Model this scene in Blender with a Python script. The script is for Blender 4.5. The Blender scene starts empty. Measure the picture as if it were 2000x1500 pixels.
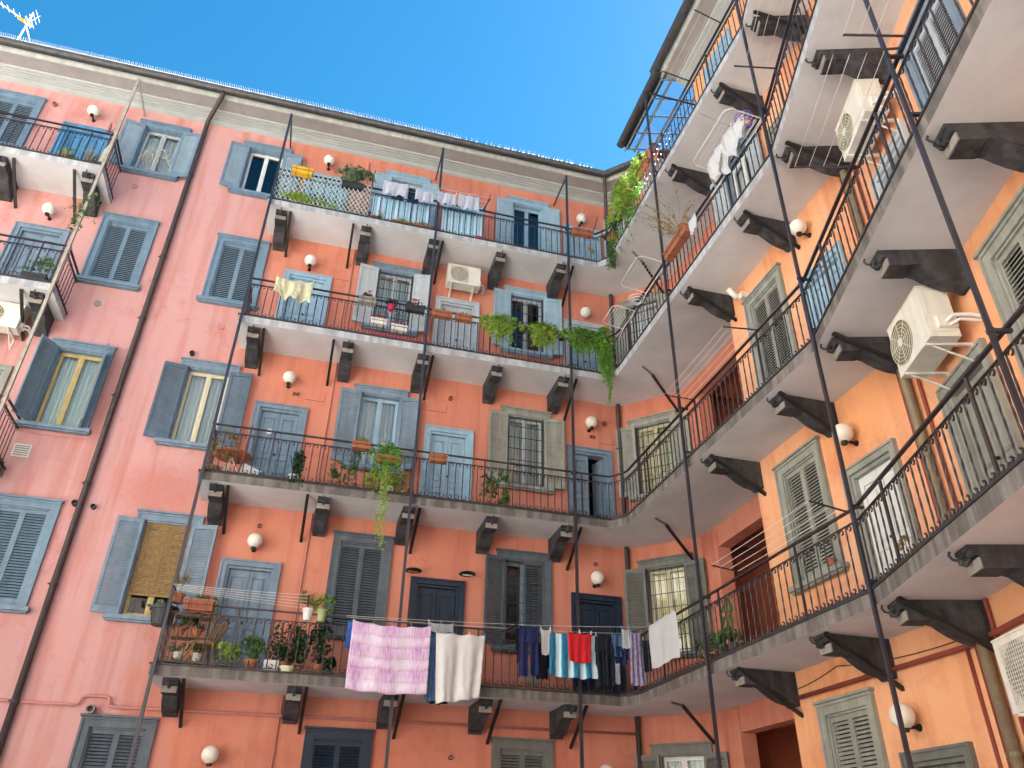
import bpy, math, random
from mathutils import Vector, Matrix
random.seed(7)
C = bpy.context.scene.collection
PI = math.pi
# ------------------------------------------------------------------ camera, sky, sun
cam_d = bpy.data.cameras.new('camera'); cam = bpy.data.objects.new('camera', cam_d); C.objects.link(cam)
bpy.context.scene.camera = cam
cam_d.sensor_width = 36; cam_d.lens = 27.27; cam_d.clip_start = .05; cam_d.clip_end = 3000
RX = (0.96539684, -0.26019505, 0.01753490); RY = (0.15130504, 0.50408146, -0.85029916); RZ = (0.21240460, 0.82352925, 0.52600747)
M = Matrix.Identity(4)
for i in range(3):
    M[i][0] = RX[i]; M[i][1] = -RY[i]; M[i][2] = -RZ[i]
M[0][3], M[1][3], M[2][3] = -0.6973, -14.9344, 0.2201
cam.matrix_world = M
SUN_EL, SUN_AZ = math.radians(52), math.radians(66)      # behind the corner of the building: the court's far side is sunlit and bounces light in
w = bpy.data.worlds.new('World'); bpy.context.scene.world = w; w.use_nodes = True
nt = w.node_tree; bg = nt.nodes['Background']
sky = nt.nodes.new('ShaderNodeTexSky'); sky.sky_type = 'NISHITA'; sky.sun_disc = False
sky.sun_elevation = SUN_EL; sky.sun_rotation = SUN_AZ; sky.air_density = 1.3; sky.dust_density = .2; sky.ozone_density = 2.2; sky.altitude = 200
hs = nt.nodes.new('ShaderNodeHueSaturation'); hs.inputs['Saturation'].default_value = 1.4; hs.inputs['Hue'].default_value = .487; nt.links.new(sky.outputs[0], hs.inputs['Color']); nt.links.new(hs.outputs[0], bg.inputs[0]); bg.inputs[1].default_value = .023
sd = bpy.data.lights.new('sun', 'SUN'); sun = bpy.data.objects.new('sun', sd); C.objects.link(sun)
sd.energy = 5; sd.angle = math.radians(.6); sd.color = (1, .97, .93)
sdir = Vector((math.sin(SUN_AZ) * math.cos(SUN_EL), math.cos(SUN_AZ) * math.cos(SUN_EL), math.sin(SUN_EL)))
sun.rotation_euler = sdir.to_track_quat('Z', 'Y').to_euler()
vs = bpy.context.scene.view_settings; vs.view_transform = 'Standard'; vs.look = 'None'; vs.exposure = 3.28; vs.gamma = 1
bpy.context.scene.cycles.max_bounces = 10; bpy.context.scene.cycles.diffuse_bounces = 6

# ------------------------------------------------------------------ materials
MATS = {}
def s2l(c): return tuple(((v / 255) / 12.92 if v / 255 <= .04045 else ((v / 255 + .055) / 1.055) ** 2.4) for v in c)
def mat(name, col, rough=.7, var=.12, scale=3, col2=None, metal=0, bump=0, bscale=60, spec=.4, streak=0, trans=0):
    """procedural paint / plaster / metal: two noise scales mix the colour towards col2; optional vertical run-off streaks"""
    if name in MATS: return MATS[name]
    m = bpy.data.materials.new(name); m.use_nodes = True; n = m.node_tree; N = n.nodes; L = n.links
    b = N['Principled BSDF']; b.inputs['Roughness'].default_value = rough; b.inputs['Metallic'].default_value = metal
    b.inputs['Specular IOR Level'].default_value = spec
    g = N.new('ShaderNodeNewGeometry')
    col2 = col2 or tuple(v * (1 - 2.2 * var) for v in col)
    n1 = N.new('ShaderNodeTexNoise'); n1.inputs['Scale'].default_value = scale; n1.inputs['Detail'].default_value = 7; n1.inputs['Roughness'].default_value = .65
    L.new(g.outputs['Position'], n1.inputs['Vector'])
    r = N.new('ShaderNodeValToRGB'); r.color_ramp.elements[0].position = .3; r.color_ramp.elements[1].position = .72
    r.color_ramp.elements[0].color = (*col2, 1); r.color_ramp.elements[1].color = (*col, 1)
    L.new(n1.outputs[0], r.inputs[0]); out = r.outputs[0]
    if streak:
        mp = N.new('ShaderNodeMapping'); mp.inputs['Scale'].default_value = (5, 5, .5); L.new(g.outputs['Position'], mp.inputs[0])
        n2 = N.new('ShaderNodeTexNoise'); n2.inputs['Scale'].default_value = 1.5; n2.inputs['Detail'].default_value = 5; L.new(mp.outputs[0], n2.inputs['Vector'])
        r2 = N.new('ShaderNodeValToRGB'); r2.color_ramp.elements[0].position = .42; r2.color_ramp.elements[1].position = .62
        r2.color_ramp.elements[0].color = (1 - streak,) * 3 + (1,); r2.color_ramp.elements[1].color = (1, 1, 1, 1)
        L.new(n2.outputs[0], r2.inputs[0])
        mx = N.new('ShaderNodeMixRGB'); mx.blend_type = 'MULTIPLY'; mx.inputs[0].default_value = 1
        L.new(out, mx.inputs[1]); L.new(r2.outputs[0], mx.inputs[2]); out = mx.outputs[0]
    L.new(out, b.inputs['Base Color'])
    if bump:
        n3 = N.new('ShaderNodeTexNoise'); n3.inputs['Scale'].default_value = bscale; n3.inputs['Detail'].default_value = 4; L.new(g.outputs['Position'], n3.inputs['Vector'])
        bp = N.new('ShaderNodeBump'); bp.inputs['Strength'].default_value = bump; bp.inputs['Distance'].default_value = .01
        L.new(n3.outputs[0], bp.inputs['Height']); L.new(bp.outputs[0], b.inputs['Normal'])
    if trans:
        tr = N.new('ShaderNodeBsdfTranslucent'); L.new(out, tr.inputs[0]); ms = N.new('ShaderNodeMixShader'); ms.inputs[0].default_value = trans
        L.new(b.outputs[0], ms.inputs[1]); L.new(tr.outputs[0], ms.inputs[2]); L.new(ms.outputs[0], N['Material Output'].inputs[0])
    MATS[name] = m; return m

def wall_mat(name, c_main, c_alt, c_stain, stain_seed=0.0, c_lit_open=None):
    """lime-washed render: broad cloudy tone, rain-wash streaks, blotches, hairline cracks"""
    m = bpy.data.materials.new(name); m.use_nodes = True; n = m.node_tree; N = n.nodes; L = n.links
    b = N['Principled BSDF']; b.inputs['Roughness'].default_value = .88; b.inputs['Specular IOR Level'].default_value = .15
    g = N.new('ShaderNodeNewGeometry'); pos = g.outputs['Position']
    def noise(sc, det, vec=pos, ro=.6):
        t = N.new('ShaderNodeTexNoise'); t.inputs['Scale'].default_value = sc; t.inputs['Detail'].default_value = det; t.inputs['Roughness'].default_value = ro; L.new(vec, t.inputs['Vector']); return t.outputs[0]
    def ramp(f, a, bq, ca=(0, 0, 0, 1), cb=(1, 1, 1, 1)):
        r = N.new('ShaderNodeValToRGB'); r.color_ramp.elements[0].position = a; r.color_ramp.elements[1].position = bq; r.color_ramp.elements[0].color = ca; r.color_ramp.elements[1].color = cb; L.new(f, r.inputs[0]); return r.outputs[0]
    def mix(f, a, bq, mode='MIX'):
        x = N.new('ShaderNodeMixRGB'); x.blend_type = mode
        (L.new(f, x.inputs[0]) if not isinstance(f, float) else setattr(x.inputs[0], 'default_value', f))
        for s, v in ((1, a), (2, bq)):
            (L.new(v, x.inputs[s]) if not isinstance(v, tuple) else setattr(x.inputs[s], 'default_value', (*v, 1)))
        return x.outputs[0]
    off = N.new('ShaderNodeMapping'); off.inputs['Location'].default_value = (stain_seed, 0, stain_seed); L.new(pos, off.inputs[0])
    base = mix(ramp(noise(.35, 4, off.outputs[0]), .38, .62), c_main, c_alt)
    if c_lit_open:   # shading put into the colour: open wall pinker, wall under the galleries stays coral
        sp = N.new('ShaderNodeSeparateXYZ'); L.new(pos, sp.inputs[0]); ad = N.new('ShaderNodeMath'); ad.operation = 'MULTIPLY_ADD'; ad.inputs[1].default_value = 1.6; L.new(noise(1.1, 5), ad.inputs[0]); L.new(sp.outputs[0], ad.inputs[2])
        f1 = N.new('ShaderNodeMapRange'); f1.interpolation_type = 'SMOOTHSTEP'; f1.inputs[1].default_value = -2.9; f1.inputs[2].default_value = -1.5; f1.inputs[3].default_value = 1; f1.inputs[4].default_value = 0; L.new(ad.outputs[0], f1.inputs[0]); base = mix(f1.outputs[0], base, c_lit_open)
    base = mix(ramp(noise(2.2, 8, ro=.7), .35, .75, (0, 0, 0, 1), (.35, .35, .35, 1)), base, tuple(v * 1.12 for v in c_main))
    mp = N.new('ShaderNodeMapping'); mp.inputs['Scale'].default_value = (2.2, 2.2, .16); L.new(pos, mp.inputs[0])
    base = mix(ramp(noise(1.4, 6, mp.outputs[0]), .48, .72, (0, 0, 0, 1), (.62, .62, .62, 1)), base, c_stain)
    bl = ramp(noise(.55, 9, off.outputs[0], .75), .54, .7, (0, 0, 0, 1), (.7, .7, .7, 1))
    base = mix(bl, base, c_stain)
    if c_lit_open:   # rough red repair patch beside the second gallery
        ds = N.new('ShaderNodeVectorMath'); ds.operation = 'DISTANCE'; sc_ = N.new('ShaderNodeVectorMath'); sc_.operation = 'MULTIPLY'; sc_.inputs[1].default_value = (1, 1, 1.35); L.new(pos, sc_.inputs[0]); L.new(sc_.outputs[0], ds.inputs[0]); ds.inputs[1].default_value = (-3.75, 0, 6.15 * 1.35)
        ad2 = N.new('ShaderNodeMath'); ad2.operation = 'MULTIPLY_ADD'; ad2.inputs[1].default_value = 1.3; L.new(noise(9, 9, ro=.8), ad2.inputs[0]); L.new(ds.outputs['Value'], ad2.inputs[2])
        pm_ = N.new('ShaderNodeMapRange'); pm_.interpolation_type = 'SMOOTHSTEP'; pm_.inputs[1].default_value = .9; pm_.inputs[2].default_value = 1.7; pm_.inputs[3].default_value = .6; pm_.inputs[4].default_value = 0; L.new(ad2.outputs[0], pm_.inputs[0]); base = mix(pm_.outputs[0], base, (.52, .17, .13))
    v = N.new('ShaderNodeTexVoronoi'); v.feature = 'DISTANCE_TO_EDGE'; v.inputs['Scale'].default_value = .42
    dn = N.new('ShaderNodeTexNoise'); dn.inputs['Scale'].default_value = 2.5; dn.inputs['Detail'].default_value = 6; L.new(pos, dn.inputs['Vector'])
    va = N.new('ShaderNodeVectorMath'); va.operation = 'MULTIPLY_ADD'; va.inputs[1].default_value = (.7, .7, .7); L.new(dn.outputs['Color'], va.inputs[0]); L.new(pos, va.inputs[2]); L.new(va.outputs[0], v.inputs['Vector'])
    cr = ramp(v.outputs['Distance'], .0005, .003, (.40, .40, .40, 1), (0, 0, 0, 1)); msk = ramp(noise(.5, 2), .57, .62)
    crm = mix(msk, (0., 0., 0.), cr)
    base = mix(crm, base, tuple(v_ * .6 for v_ in c_stain))
    L.new(base, b.inputs['Base Color'])
    bp = N.new('ShaderNodeBump'); bp.inputs['Strength'].default_value = .35; bp.inputs['Distance'].default_value = .012
    L.new(noise(35, 6, ro=.7), bp.inputs['Height']); L.new(bp.outputs[0], b.inputs['Normal'])
    MATS[name] = m; return m

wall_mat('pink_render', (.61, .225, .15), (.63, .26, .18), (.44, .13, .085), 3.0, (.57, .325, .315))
wall_mat('orange_render', (.78, .36, .17), (.82, .46, .28), (.60, .21, .10), 11.0)
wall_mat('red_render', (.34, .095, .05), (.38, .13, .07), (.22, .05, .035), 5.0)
mat('soffit', (.74, .745, .75), .9, .10, .9, col2=(.56, .545, .53), bump=.15, bscale=40)
mat('slab_edge', (.58, .60, .62), .85, .14, 4, streak=.30, bump=.4, bscale=50)
mat('slab_lip', (.05, .045, .045), .7, .1)
mat('stone_dark', (.085, .082, .09), .85, .25, 9, streak=.45, bump=.6, bscale=45)
mat('stone_pale', (.34, .31, .27), .85, .15, 12)
mat('iron', (.026, .028, .036), .45, .3, 20, col2=(.05, .028, .026), spec=.6)
mat('post_paint', (.022, .026, .040), .38, .2, 8, col2=(.035, .032, .04), spec=.7)
mat('post_pale', (.48, .44, .36), .5, .2, 8)
mat('blue_paint', (.20, .30, .385), .5, .12, 6, streak=.15)
mat('vivid_blue_paint', (.11, .32, .54), .5, .12, 6, streak=.15)
mat('greyblue_paint', (.24, .33, .42), .55, .15, 6, streak=.15)
mat('slate_paint', (.125, .155, .185), .55, .15, 6, streak=.2)
mat('navy_paint', (.022, .04, .075), .5, .2, 6, streak=.2)
mat('pale_paint', (.50, .56, .60), .5, .08, 6, streak=.12)
mat('lightblue_paint', (.36, .54, .66), .5, .1, 6, streak=.12)
mat('sage_paint', (.37, .38, .33), .55, .12, 6, streak=.2)
mat('sage_dark_paint', (.19, .20, .18), .55, .12, 6, streak=.2)
mat('white_paint', (.72, .72, .70), .5, .05)
mat('yellow_wood', (.62, .47, .20), .45, .15, 8)
mat('cream_wood', (.72, .66, .46), .45, .1, 8)
mat('dark_inside', (.02, .02, .022), .9, .1)
mat('cornice', (.42, .45, .44), .85, .08, 3)
mat('cornice_soffit', (.36, .345, .33), .9, .1, 3)
mat('fascia_pale', (.62, .65, .60), .8, .1, 5, streak=.15)
mat('gutter', (.085, .085, .085), .45, .25, 8, metal=.3)
mat('roof_tile', (.30, .13, .08), .85, .3, 10, bump=.5)
mat('pipe_brown', (.075, .055, .055), .5, .2, 8)
mat('pipe_ochre', (.27, .21, .13), .5, .15, 8)
mat('pipe_red', (.30, .065, .045), .6, .1)
mat('pipe_pink', (.60, .25, .22), .6, .1)
mat('globe', (.88, .85, .78), .35, .05, 5, col2=(.72, .66, .54), spec=.5)
mat('black_metal', (.02, .018, .018), .5, .2)
mat('ac_body', (.80, .77, .68), .5, .06, 5, streak=.10)
mat('ac_dark', (.26, .22, .11), .6, .2)
mat('terracotta', (.45, .16, .08), .8, .15, 14)
mat('yellow_plastic', (.80, .45, .03), .5, .1)
mat('white_ceramic', (.75, .73, .68), .5, .08)
mat('dark_plastic', (.05, .05, .055), .6, .2)
mat('green_plastic', (.38, .45, .20), .5, .15)
mat('wicker', (.40, .24, .12), .8, .3, 60, bump=.6)
mat('bamboo', (.42, .27, .11), .7, .25, 25)
mat('leaf_bright', (.50, .62, .12), .6, .3, 9, col2=(.18, .34, .04), trans=.45)
mat('leaf_mid', (.13, .27, .06), .6, .3, 9, col2=(.05, .12, .03), trans=.4)
mat('leaf_dark', (.03, .085, .03), .6, .3, 9, col2=(.012, .035, .014), trans=.25)
mat('leaf_grey', (.28, .36, .20), .7, .3, 9, col2=(.09, .13, .06), trans=.3)
mat('leaf_dry', (.42, .34, .12), .8, .3, 9, col2=(.25, .17, .05), trans=.3)
mat('leaf_red', (.28, .08, .05), .8, .3, 9, col2=(.12, .05, .03), trans=.3)
mat('flower_pink', (.70, .06, .16), .6, .2, 30, trans=.3)
mat('flower_purple', (.20, .05, .34), .6, .2, 30, trans=.3)
mat('stem', (.14, .10, .04), .8, .2)
mat('line_white', (.75, .72, .65), .6, .05)
mat('clip_blue', (.05, .25, .60), .5, .05)
mat('cloth_white', (.70, .70, .71), .9, .04, trans=.25)
mat('cloth_cream', (.84, .82, .58), .9, .1, 4, trans=.3)
mat('cloth_lilac', (.62, .64, .72), .9, .06, 14, trans=.25)
mat('cloth_navy', (.018, .025, .11), .9, .2, 12)
mat('cloth_black', (.012, .014, .022), .9, .2, 12)
mat('cloth_red', (.66, .015, .02), .85, .08, 12)
mat('cloth_denim', (.09, .18, .33), .9, .2, 18)
mat('cloth_flower', (.55, .48, .55), .9, .3, 16, col2=(.25, .16, .40), trans=.2)
mat('cloth_blue', (.05, .16, .55), .85, .1)
mat('paving', (.62, .61, .60), .85, .15, 1.2, bump=.3)
def glass_mat():
    m = bpy.data.materials.new('window_glass'); m.use_nodes = True; N = m.node_tree.nodes; L = m.node_tree.links; N.remove(N['Principled BSDF'])
    t = N.new('ShaderNodeBsdfTransparent'); t.inputs[0].default_value = (.86, .92, .94, 1); gl = N.new('ShaderNodeBsdfGlossy'); gl.inputs['Roughness'].default_value = .02
    f = N.new('ShaderNodeFresnel'); f.inputs[0].default_value = 1.9; x = N.new('ShaderNodeMixShader'); L.new(f.outputs[0], x.inputs[0]); L.new(t.outputs[0], x.inputs[1]); L.new(gl.outputs[0], x.inputs[2]); L.new(x.outputs[0], N['Material Output'].inputs[0])
    g = N.new('ShaderNodeNewGeometry'); nn = N.new('ShaderNodeTexNoise'); nn.inputs['Scale'].default_value = 2.2; L.new(g.outputs['Position'], nn.inputs['Vector'])
    bp = N.new('ShaderNodeBump'); bp.inputs['Strength'].default_value = .12; bp.inputs['Distance'].default_value = .05; L.new(nn.outputs[0], bp.inputs['Height']); L.new(bp.outputs[0], gl.inputs['Normal'])
    MATS['glass'] = m
glass_mat()
for nm_, io_ in (('glass_clear', 1.25),):
    q_ = MATS['glass'].copy(); q_.name = nm_; MATS[nm_] = q_; q_.node_tree.links.remove([l_ for l_ in q_.node_tree.links if l_.to_socket.name == 'Normal'][0])
    for n_ in q_.node_tree.nodes:
        if n_.type == 'FRESNEL': n_.inputs[0].default_value = io_
def wave_cloth(name, c1, c2, sx, sz, soft=.5, c3=None, amt=.6, fib=(30, 30)):
    """woven pattern from the cloth's own UVs: stripes across (sx) and down (sz)"""
    m = bpy.data.materials.new(name); m.use_nodes = True; N = m.node_tree.nodes; L = m.node_tree.links; b = N['Principled BSDF']; b.inputs['Roughness'].default_value = .9; b.inputs['Specular IOR Level'].default_value = .1
    uv = N.new('ShaderNodeUVMap'); sep = N.new('ShaderNodeSeparateXYZ'); L.new(uv.outputs[0], sep.inputs[0]); cur = None
    for ax, fr in ((0, sx), (1, sz)):
        if not fr: continue
        a = N.new('ShaderNodeMath'); a.operation = 'MULTIPLY'; a.inputs[1].default_value = fr * 2 * PI; L.new(sep.outputs[ax], a.inputs[0])
        s = N.new('ShaderNodeMath'); s.operation = 'SINE'; L.new(a.outputs[0], s.inputs[0])
        r = N.new('ShaderNodeMapRange'); r.inputs[1].default_value = -soft; r.inputs[2].default_value = soft; L.new(s.outputs[0], r.inputs[0])
        if cur is None: cur = r.outputs[0]
        else:
            q = N.new('ShaderNodeMath'); q.operation = 'MULTIPLY_ADD'; q.inputs[1].default_value = .5; L.new(r.outputs[0], q.inputs[0])
            h = N.new('ShaderNodeMath'); h.operation = 'MULTIPLY'; h.inputs[1].default_value = .5; L.new(cur, h.inputs[0]); L.new(h.outputs[0], q.inputs[2]); cur = q.outputs[0]
    mpp = N.new('ShaderNodeMapping'); mpp.inputs['Scale'].default_value = (fib[0], fib[1], 1); L.new(uv.outputs[0], mpp.inputs[0]); nn = N.new('ShaderNodeTexNoise'); nn.inputs['Scale'].default_value = 1; nn.inputs['Detail'].default_value = 6; L.new(mpp.outputs[0], nn.inputs['Vector'])
    q = N.new('ShaderNodeMath'); q.operation = 'MULTIPLY_ADD'; q.inputs[1].default_value = amt; L.new(nn.outputs[0], q.inputs[0]); o = N.new('ShaderNodeMath'); o.operation = 'SUBTRACT'; o.inputs[1].default_value = amt / 2; L.new(cur, o.inputs[0]); L.new(o.outputs[0], q.inputs[2]); q.use_clamp = True
    rr = N.new('ShaderNodeValToRGB'); rr.color_ramp.elements[0].color = (*c1, 1); rr.color_ramp.elements[1].color = (*c2, 1)
    if c3: e = rr.color_ramp.elements.new(.5); e.color = (*c3, 1)
    L.new(q.outputs[0], rr.inputs[0]); L.new(rr.outputs[0], b.inputs['Base Color']); MATS[name] = m; return m
wave_cloth('quilt_plaid', (.80, .72, .81), (.54, .26, .52), 2.6, 3.1, 1.6, (.74, .56, .72), 1.5, (60, 7))
wave_cloth('sheet_weave', (.60, .56, .52), (.70, .68, .66), 2, 0, 1)
wave_cloth('towel_stripe', (.62, .78, .82), (.03, .16, .30), 4, 0, .4, (.08, .42, .55))
wave_cloth('curtain_yellow', (.80, .66, .25), (.72, .70, .55), 9, 0, 1)
wave_cloth('curtain_white', (.90, .90, .86), (.76, .78, .78), 8, 0, 1)
wave_cloth('curtain_sheer', (.86, .90, .84), (.68, .76, .74), 11, 0, 1)
wave_cloth('striped_awning', (.22, .52, .72), (.60, .66, .74), 13, 0, .5, (.34, .66, .74))

# ------------------------------------------------------------------ mesh helpers
class MB:
    def __init__(s): s.v = []; s.f = []; s.m = []; s.uv = None; s.mi = 0
    def quad(s, *p):
        i = len(s.v); s.v += [tuple(q) for q in p]; s.f.append(tuple(range(i, i + len(p)))); s.m.append(s.mi)
    def box(s, x0, x1, y0, y1, z0, z1):
        if x0 > x1: x0, x1 = x1, x0
        if y0 > y1: y0, y1 = y1, y0
        if z0 > z1: z0, z1 = z1, z0
        i = len(s.v); s.v += [(x, y, z) for z in (z0, z1) for x, y in ((x0, y0), (x1, y0), (x1, y1), (x0, y1))]
        for f in ((3, 2, 1, 0), (4, 5, 6, 7), (0, 1, 5, 4), (1, 2, 6, 5), (2, 3, 7, 6), (3, 0, 4, 7)):
            s.f.append(tuple(i + k for k in f)); s.m.append(s.mi)
    def tube(s, pts, r, n=6, caps=True, twist=0.0, flat=None):
        """swept n-gon along pts; flat=(a,b) gives half sizes of an elliptic/rectangular section"""
        pts = [Vector(p) for p in pts]; i0 = len(s.v); K = len(pts)
        rs = r if isinstance(r, (list, tuple)) else [r] * K
        t0 = (pts[1] - pts[0]).normalized(); up = Vector((0, 0, 1)) if abs(t0.z) < .9 else Vector((0, 1, 0))
        a = t0.cross(up).normalized()
        for k, p in enumerate(pts):
            if k == 0: t = t0
            elif k == K - 1: t = (pts[k] - pts[k - 1]).normalized()
            else:
                t = (pts[k + 1] - pts[k - 1]); t = t.normalized() if t.length > 1e-9 else t0
            a = (a - t * a.dot(t)); a = a.normalized() if a.length > 1e-6 else t.cross(Vector((1, 0, 0))).normalized()
            b = t.cross(a)
            for j in range(n):
                an = 2 * PI * (j + .5) / n + twist * k
                fa, fb = (rs[k], rs[k]) if not flat else flat
                s.v.append(tuple(p + a * (math.cos(an) * fa) + b * (math.sin(an) * fb)))
        for k in range(K - 1):
            for j in range(n):
                s.f.append((i0 + k * n + j, i0 + k * n + (j + 1) % n, i0 + (k + 1) * n + (j + 1) % n, i0 + (k + 1) * n + j)); s.m.append(s.mi)
        if caps:
            s.f.append(tuple(i0 + j for j in range(n))[::-1]); s.m.append(s.mi)
            s.f.append(tuple(i0 + (K - 1) * n + j for j in range(n))); s.m.append(s.mi)
    def lathe(s, c, prof, n=16, axis='z'):
        i0 = len(s.v)
        for r, h in prof:
            for j in range(n):
                a = 2 * PI * j / n; x, y = r * math.cos(a), r * math.sin(a)
                s.v.append((c[0] + x, c[1] + y, c[2] + h) if axis == 'z' else (c[0] + x, c[1] + h, c[2] + y))
        for k in range(len(prof) - 1):
            for j in range(n):
                q = (i0 + k * n + j, i0 + k * n + (j + 1) % n, i0 + (k + 1) * n + (j + 1) % n, i0 + (k + 1) * n + j)
                s.f.append(q if axis == 'z' else q[::-1]); s.m.append(s.mi)
    def prism(s, prof, axis, a, b):
        """closed 2-D profile extruded along an axis ('x' -> profile is (y,z); 'z' -> (x,y))"""
        i0 = len(s.v); n = len(prof)
        for t in (a, b):
            for p in prof: s.v.append((t, p[0], p[1]) if axis == 'x' else (p[0], p[1], t))
        for j in range(n):
            s.f.append((i0 + j, i0 + (j + 1) % n, i0 + n + (j + 1) % n, i0 + n + j)); s.m.append(s.mi)
        s.f.append(tuple(i0 + j for j in range(n))[::-1]); s.m.append(s.mi); s.f.append(tuple(i0 + n + j for j in range(n))); s.m.append(s.mi)
    def leaf(s, c, size, nrm, ln=1.6):
        n = Vector(nrm).normalized(); a = n.orthogonal().normalized(); a.rotate(Matrix.Rotation(random.random() * 6.28, 3, n)); b = n.cross(a); c = Vector(c)
        L_ = size * ln; W_ = size * .5
        s.quad(c - a * L_ * .5, c + b * W_ - n * size * .12, c + a * L_ * .5, c - b * W_ - n * size * .12)
    def data(s, name, mats, smooth=False):
        me = bpy.data.meshes.new(name); me.from_pydata(s.v, [], s.f)
        for m in (mats if isinstance(mats, (list, tuple)) else [mats]): me.materials.append(MATS[m])
        if any(s.m): me.polygons.foreach_set('material_index', s.m)
        if smooth: me.polygons.foreach_set('use_smooth', [True] * len(s.f))
        if s.uv:
            l = me.uv_layers.new(name='UVMap'); k = 0
            for f in s.f:
                for vi in f: l.data[k].uv = s.uv[vi]; k += 1
        me.update(); return me
    def obj(s, name, mats, parent=None, smooth=False, loc=None, rz=0):
        return link(name, s.data(name, mats, smooth), parent, loc, rz)
def link(name, data, parent=None, loc=None, rz=0):
    o = bpy.data.objects.new(name, data); C.objects.link(o)
    if parent: o.parent = parent
    if loc is not None: o.location = loc
    o.rotation_euler = (0, 0, rz); return o
def thing(name, label, cat, loc=(0, 0, 0), rz=0, group=None, data=None):
    o = link(name, data, None, loc, rz); return tag(o, label, cat, group)
def tag(o, label, cat, group=None):
    o['label'] = label; o['category'] = cat
    if group: o['group'] = group
    return o

# ------------------------------------------------------------------ layout (metres; main facade is y = 0, court towards -y)
Z = [None, 2.823, 6.202, 9.744, 13.05]; T = .161; W = 1.044
A1 = math.radians(17.8); u1 = Vector((-math.sin(A1), -math.cos(A1))); n1 = Vector((-math.cos(A1), math.sin(A1)))  # n1: outward normal of the near wing
RO = Vector((6.30, -7.95))
SEC = {'A': (Vector((0, 0)), 0.0), 'D': (Vector((5.8, 0)), -PI / 4), 'B': (Vector((6.30, 0)), -PI / 2), 'R': (RO, -PI / 2 - A1)}
def P(sec, s, z, d=0):
    o, a = SEC[sec]; ux, uy = math.cos(a), math.sin(a)
    return Vector((o.x + ux * s + uy * d, o.y + uy * s - ux * d, z))
def ang(sec): return SEC[sec][1]
TOPW = 16.12; GZ = -1.4
FLOORN = {0: 'ground floor', 1: 'lowest gallery', 2: 'second gallery', 3: 'third gallery', 4: 'top gallery'}

# ground
g = MB(); g.box(-60, 60, -60, 60, GZ - .3, GZ); go = g.obj('ground', 'paving'); go['kind'] = 'structure'

# ------------------------------------------------------------------ the building
B = thing('apartment_building', 'salmon pink courtyard apartment building with four tiers of iron-railed galleries around its corner', 'building')
WT = 1.16  # architrave width
wins = []   # (section, centre s, floor, bottom z, top z, kind) used for openings too
def wall_face(mb, sec, s0, s1, z0, z1, holes, depth=.28, d=0):
    ss = sorted(set([s0, s1] + [h[0] for h in holes] + [h[1] for h in holes])); zz = sorted(set([z0, z1] + [h[2] for h in holes] + [h[3] for h in holes]))
    for i in range(len(ss) - 1):
        for j in range(len(zz) - 1):
            cs, cz = (ss[i] + ss[i + 1]) / 2, (zz[j] + zz[j + 1]) / 2
            if any(h[0] < cs < h[1] and h[2] < cz < h[3] for h in holes): continue
            mb.quad(P(sec, ss[i], zz[j], d), P(sec, ss[i + 1], zz[j], d), P(sec, ss[i + 1], zz[j + 1], d), P(sec, ss[i], zz[j + 1], d))
    for a, b, c, e in holes:
        q = -depth
        mb.quad(P(sec, a, c, d), P(sec, a, c, q), P(sec, b, c, q), P(sec, b, c, d)); mb.quad(P(sec, a, e, d), P(sec, b, e, d), P(sec, b, e, q), P(sec, a, e, q))
        mb.quad(P(sec, a, c, d), P(sec, a, e, d), P(sec, a, e, q), P(sec, a, c, q)); mb.quad(P(sec, b, c, d), P(sec, b, c, q), P(sec, b, e, q), P(sec, b, e, d))
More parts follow.
